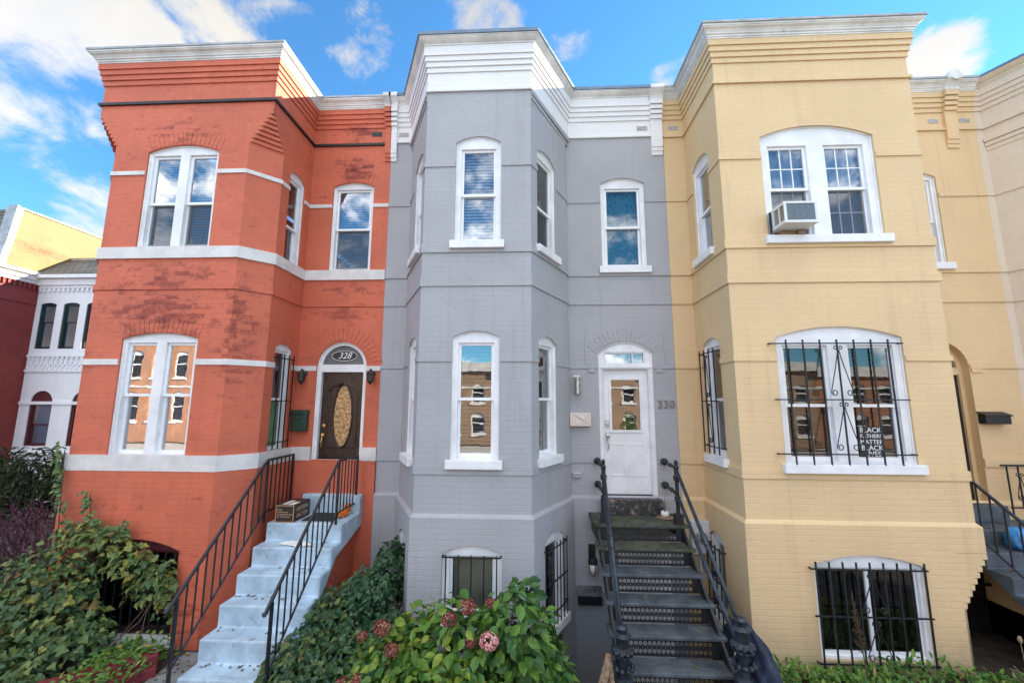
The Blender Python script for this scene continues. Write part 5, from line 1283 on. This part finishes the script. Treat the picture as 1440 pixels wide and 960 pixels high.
a, b = Vector((-5.6,-1.68,0)), Vector((-4.58,-1.72,0))
mb.prism([(-5.7,-2.5),(-5.6,-2.62),(-4.52,-1.72),(-4.62,-1.60)], GZ, .16); mb.prism([(-5.68,-2.62),(-5.58,-2.74),(-4.46,-1.80),(-4.54,-1.70)], GZ, .06)
solo('brick_edging', mb, M['edge'], 'dark red brick bed edging beside the blue steps', 'edging', (-5,-2.1,GZ), bevel=.01)

mb = MB(); mb.tint = []
for i in range(260):
    q = rnd.random()
    if q < .30: k = rnd.randint(0,5); x, y, z = rnd.uniform(6.05,7.4), -.62-.29*k+rnd.uniform(.03,.26), 1.45-.2*k
    elif q < .55: k = rnd.randint(1,5); x, y, z = rnd.uniform(-3.88,-2.85), -.76-.278*k+rnd.uniform(.16,.26), 1.42-.25*k
    elif q < .70: k = rnd.randint(0,6); x, y, z = rnd.uniform(.95,2.15), -.66-.262*k+rnd.uniform(.02,.2), 1.46-.232*k
    else: x, y, z = rnd.uniform(-4.5,-4.05), rnd.uniform(-2.6,-1.3), GZ+.012
    leaf(mb, Vector((x,y,z+.006)), Vector((rnd.uniform(-1,1),rnd.uniform(-1,1),.05)), Vector((rnd.uniform(-.3,.3),rnd.uniform(-.3,.3),1)), rnd.uniform(.03,.06), rnd.uniform(.02,.04), tint=rnd.random())
solo('fallen_leaves', mb, leaf_mat('dry_leaf', [(0,(.10,.055,.025)),(.6,(.22,.13,.05)),(1,(.36,.26,.12))], .8, .1), 'scattered dry brown leaves lying on the steps and path', 'leaf litter', (0,-1.5,GZ), kind='stuff')

# houses across the street, seen mirrored in the windows
opp_pts = []
def opp_house(x, mat, HT, label):
    t = thing('street_house', label, 'house', (x,-27,GZ), 'houses across the street')
    F = frame((x+3,-27),(x-3,-27)); mb = MB(); hs = []
    for z0, zs in ((.8,2.1),(3.1,4.3)) if HT < 8 else ((1.6,3.6),(5.0,6.9)):
        for u in (1.1, 3.0, 4.9): hs.append(arch_loop(u, 1.0, z0, zs, .25))
    mb.panel(F, rect_loop(0,6,GZ,HT), hs, 0, .2); mb.quad((x+3,-27,HT),(x-3,-27,HT),(x-3,-38,HT),(x+3,-38,HT)); mb.quad((x-3,-27,GZ),(x-3,-38,GZ),(x-3,-38,HT),(x-3,-27,HT)); mb.quad((x+3,-38,GZ),(x+3,-27,GZ),(x+3,-27,HT),(x+3,-38,HT))
    part('wall', mb, mat, t)
    mb = MB(); mb.fbox(F, 0, 6, HT-.4, HT+.3, -.1, .35); mb.fbox(F, 0, 6, 4.2, 4.35, -.01, .06); part('cornice', mb, M['white_crown'], t)
    w = MB(); g = MB()
    for h in hs:
        a, b = h[0][0], h[1][0]; z0, z1 = h[0][1], max(p[1] for p in h)
        w.panel(F, h, [rect_loop(a+.1,b-.1,z0+.1,z1-.35)], -.1, .05); w.fbox(F, a+.1, b-.1, (z0+z1)/2-.05, (z0+z1)/2+.05, -.16, -.08); w.fbox(F,a-.1,b+.1,z0-.15,z0,-.05,.1)
        g.quad(F(a,z0,-.17),F(b,z0,-.17),F(b,z1,-.17),F(a,z1,-.17))
    part('window_frames', w, M['white'], t); part('window_panes', g, M['dark'], t)
    return t
def copy_thing(o, dx, label):
    c = o.copy(); COL.objects.link(c); c.location.x += dx; c['label'] = label; WLOC[c.name] = Vector(c.location)
    for ch in list(o.children):
        k = ch.copy(); COL.objects.link(k); k.parent = c
A = opp_house(0, M['opp'], 5.5, 'low sunlit orange brick house across the street, mirrored in the gray bay window')
for k in (2,4,6): copy_thing(A, 6.0*k, A['label'])
C_ = opp_house(6, M['opp3'], 5.9, 'sunlit tan brick house across the street, mirrored in the white door pane')
for k in (2,4): copy_thing(C_, 6.0*k, C_['label'])
copy_thing(C_, -12.0, C_['label'])
B = opp_house(-12, M['opp2'], 9.6, 'tall sunlit brown brick house across the street, mirrored in the red bay window')
for k in (-1,-2,-3,-4,-5): copy_thing(B, 6.0*k, B['label'])
T = thing('shrub', 'conical green shrub across the street, mirrored in the white door pane', 'shrub', (7.2,-24.5,GZ))
mb = MB(); blob_leaves(mb, [((7.2,-24.5,.5),(.8,.8,.7),500,.3,1),((7.2,-24.5,1.3),(.5,.5,.7),350,.3,1),((7.2,-24.5,2.0),(.25,.25,.5),150,.3,1)], .16, .10, 2, rnd); part('foliage', mb, cover_mat, T)
mb = MB(); mb.tube([(7.2,-24.5,GZ),(7.2,-24.5,1.8)], [.08,.03], 6); part('stem', mb, M['bark'], T)

# ================================================================== SKY, SUN, CAMERA
SUNV = Vector((.85,.53,.45)).normalized()
el = math.asin(SUNV.z); az = math.atan2(SUNV.x, SUNV.y)
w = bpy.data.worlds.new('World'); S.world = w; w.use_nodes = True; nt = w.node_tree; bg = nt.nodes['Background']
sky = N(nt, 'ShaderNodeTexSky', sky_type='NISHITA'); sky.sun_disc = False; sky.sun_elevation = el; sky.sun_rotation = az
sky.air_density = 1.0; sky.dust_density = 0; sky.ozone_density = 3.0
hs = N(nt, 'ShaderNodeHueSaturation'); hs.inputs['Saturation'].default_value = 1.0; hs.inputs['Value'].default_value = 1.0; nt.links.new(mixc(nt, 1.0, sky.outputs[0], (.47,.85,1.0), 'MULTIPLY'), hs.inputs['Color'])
tc = N(nt, 'ShaderNodeTexCoord'); D = tc.outputs['Generated']
CL = [(-57,31.5,4.6,1.0),(-52.5,33,3.6,1.0),(-48.5,34.5,2.6,.9),(-60,29.5,3,.9),(-41,41.5,4.5,.75),(-36,42,3,.6),(-26,42.5,3.5,.45),(-56,25,3.6,.75),(-52.5,26,2.4,.6),(-50,17.5,3.6,.55),(-54,20.5,3.4,.5),(-6.5,47.5,3.8,.85),(-11,45.3,1.6,.5),(46.5,30.5,2.6,1.0),(44.5,29,1.8,.9),(21,38.5,2.2,.6),(5,43,2.5,.35)]
reg = None
for (a, e, r, k) in CL:
    v = (math.sin(rad(a))*math.cos(rad(e)), math.cos(rad(a))*math.cos(rad(e)), math.sin(rad(e)))
    dn = N(nt, 'ShaderNodeVectorMath', operation='DOT_PRODUCT'); nt.links.new(D, dn.inputs[0]); dn.inputs[1].default_value = v
    g = ramp(nt, dn.outputs['Value'], math.cos(rad(r*1.75)), math.cos(rad(r*.1)), 0, k)
    reg = g if reg is None else math_node(nt, 'MAXIMUM', reg, g)
sepd = N(nt, 'ShaderNodeSeparateXYZ'); nt.links.new(D, sepd.inputs[0])
# unseen broken cloud added street-side and overhead to brighten the shaded facades
fill_bank = math_node(nt, 'MULTIPLY', ramp(nt, sepd.outputs[1], .10, -.45), ramp(nt, sepd.outputs[2], .50, .95, .56, 1.0))
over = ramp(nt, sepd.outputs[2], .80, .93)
reg = math_node(nt, 'MAXIMUM', reg, math_node(nt, 'MAXIMUM', fill_bank, over))
cmp_ = N(nt, 'ShaderNodeMapping'); cmp_.inputs['Scale'].default_value = (1,1,1.5); nt.links.new(D, cmp_.inputs['Vector'])
cn = noise(nt, cmp_.outputs[0], 6.5, 12, .62, .25)
dens = math_node(nt, 'ADD', math_node(nt, 'MULTIPLY', reg, .60), math_node(nt, 'MULTIPLY', math_node(nt, 'SUBTRACT', cn, .5), 1.5))
cl = ramp(nt, dens, .26, .60)
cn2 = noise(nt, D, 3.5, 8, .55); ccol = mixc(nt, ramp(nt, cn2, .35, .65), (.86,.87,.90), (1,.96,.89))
cc = N(nt, 'ShaderNodeVectorMath', operation='SCALE'); nt.links.new(ccol, cc.inputs[0]); nt.links.new(math_node(nt, 'MULTIPLY', ramp(nt, sepd.outputs[1], .25, -.35, 3.4, 16.5), ramp(nt, sepd.outputs[2], .35, .95, 1.0, .55)), cc.inputs['Scale'])  # clouds made brighter on the unseen street side, as fill for the facades
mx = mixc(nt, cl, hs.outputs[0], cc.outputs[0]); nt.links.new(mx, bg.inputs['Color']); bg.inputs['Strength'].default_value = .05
sl = bpy.data.lights.new('sun', 'SUN'); sl.energy = 2.3; sl.angle = rad(.5); sl.color = (1,.87,.68); so = bpy.data.objects.new('sun', sl); COL.objects.link(so)
so.rotation_euler = (-SUNV).to_track_quat('-Z','Y').to_euler()
f, yaw, pitch, roll = 580.03, .0474, .1446, .0036
fwd = Vector((-math.sin(yaw)*math.cos(pitch), math.cos(yaw)*math.cos(pitch), math.sin(pitch))); right = Vector((math.cos(yaw), math.sin(yaw), 0)); upv = right.cross(fwd)
Rv = right*math.cos(roll)+upv*math.sin(roll); Uv = -right*math.sin(roll)+upv*math.cos(roll)
cam = bpy.data.cameras.new('camera'); co = bpy.data.objects.new('camera', cam); COL.objects.link(co)
cam.sensor_width = 36; cam.lens = f*36/1440; cam.clip_start = .05; cam.clip_end = 3000
m3 = Matrix((Rv, Uv, -fwd)).transposed(); co.matrix_world = Matrix.Translation((0,-7,EYE)) @ m3.to_4x4(); S.camera = co
S.view_settings.view_transform = 'Standard'; S.view_settings.look = 'None'; S.view_settings.gamma = 1; S.view_settings.exposure = 2.82
S.cycles.max_bounces = 8; S.cycles.diffuse_bounces = 4; S.cycles.transparent_max_bounces = 12
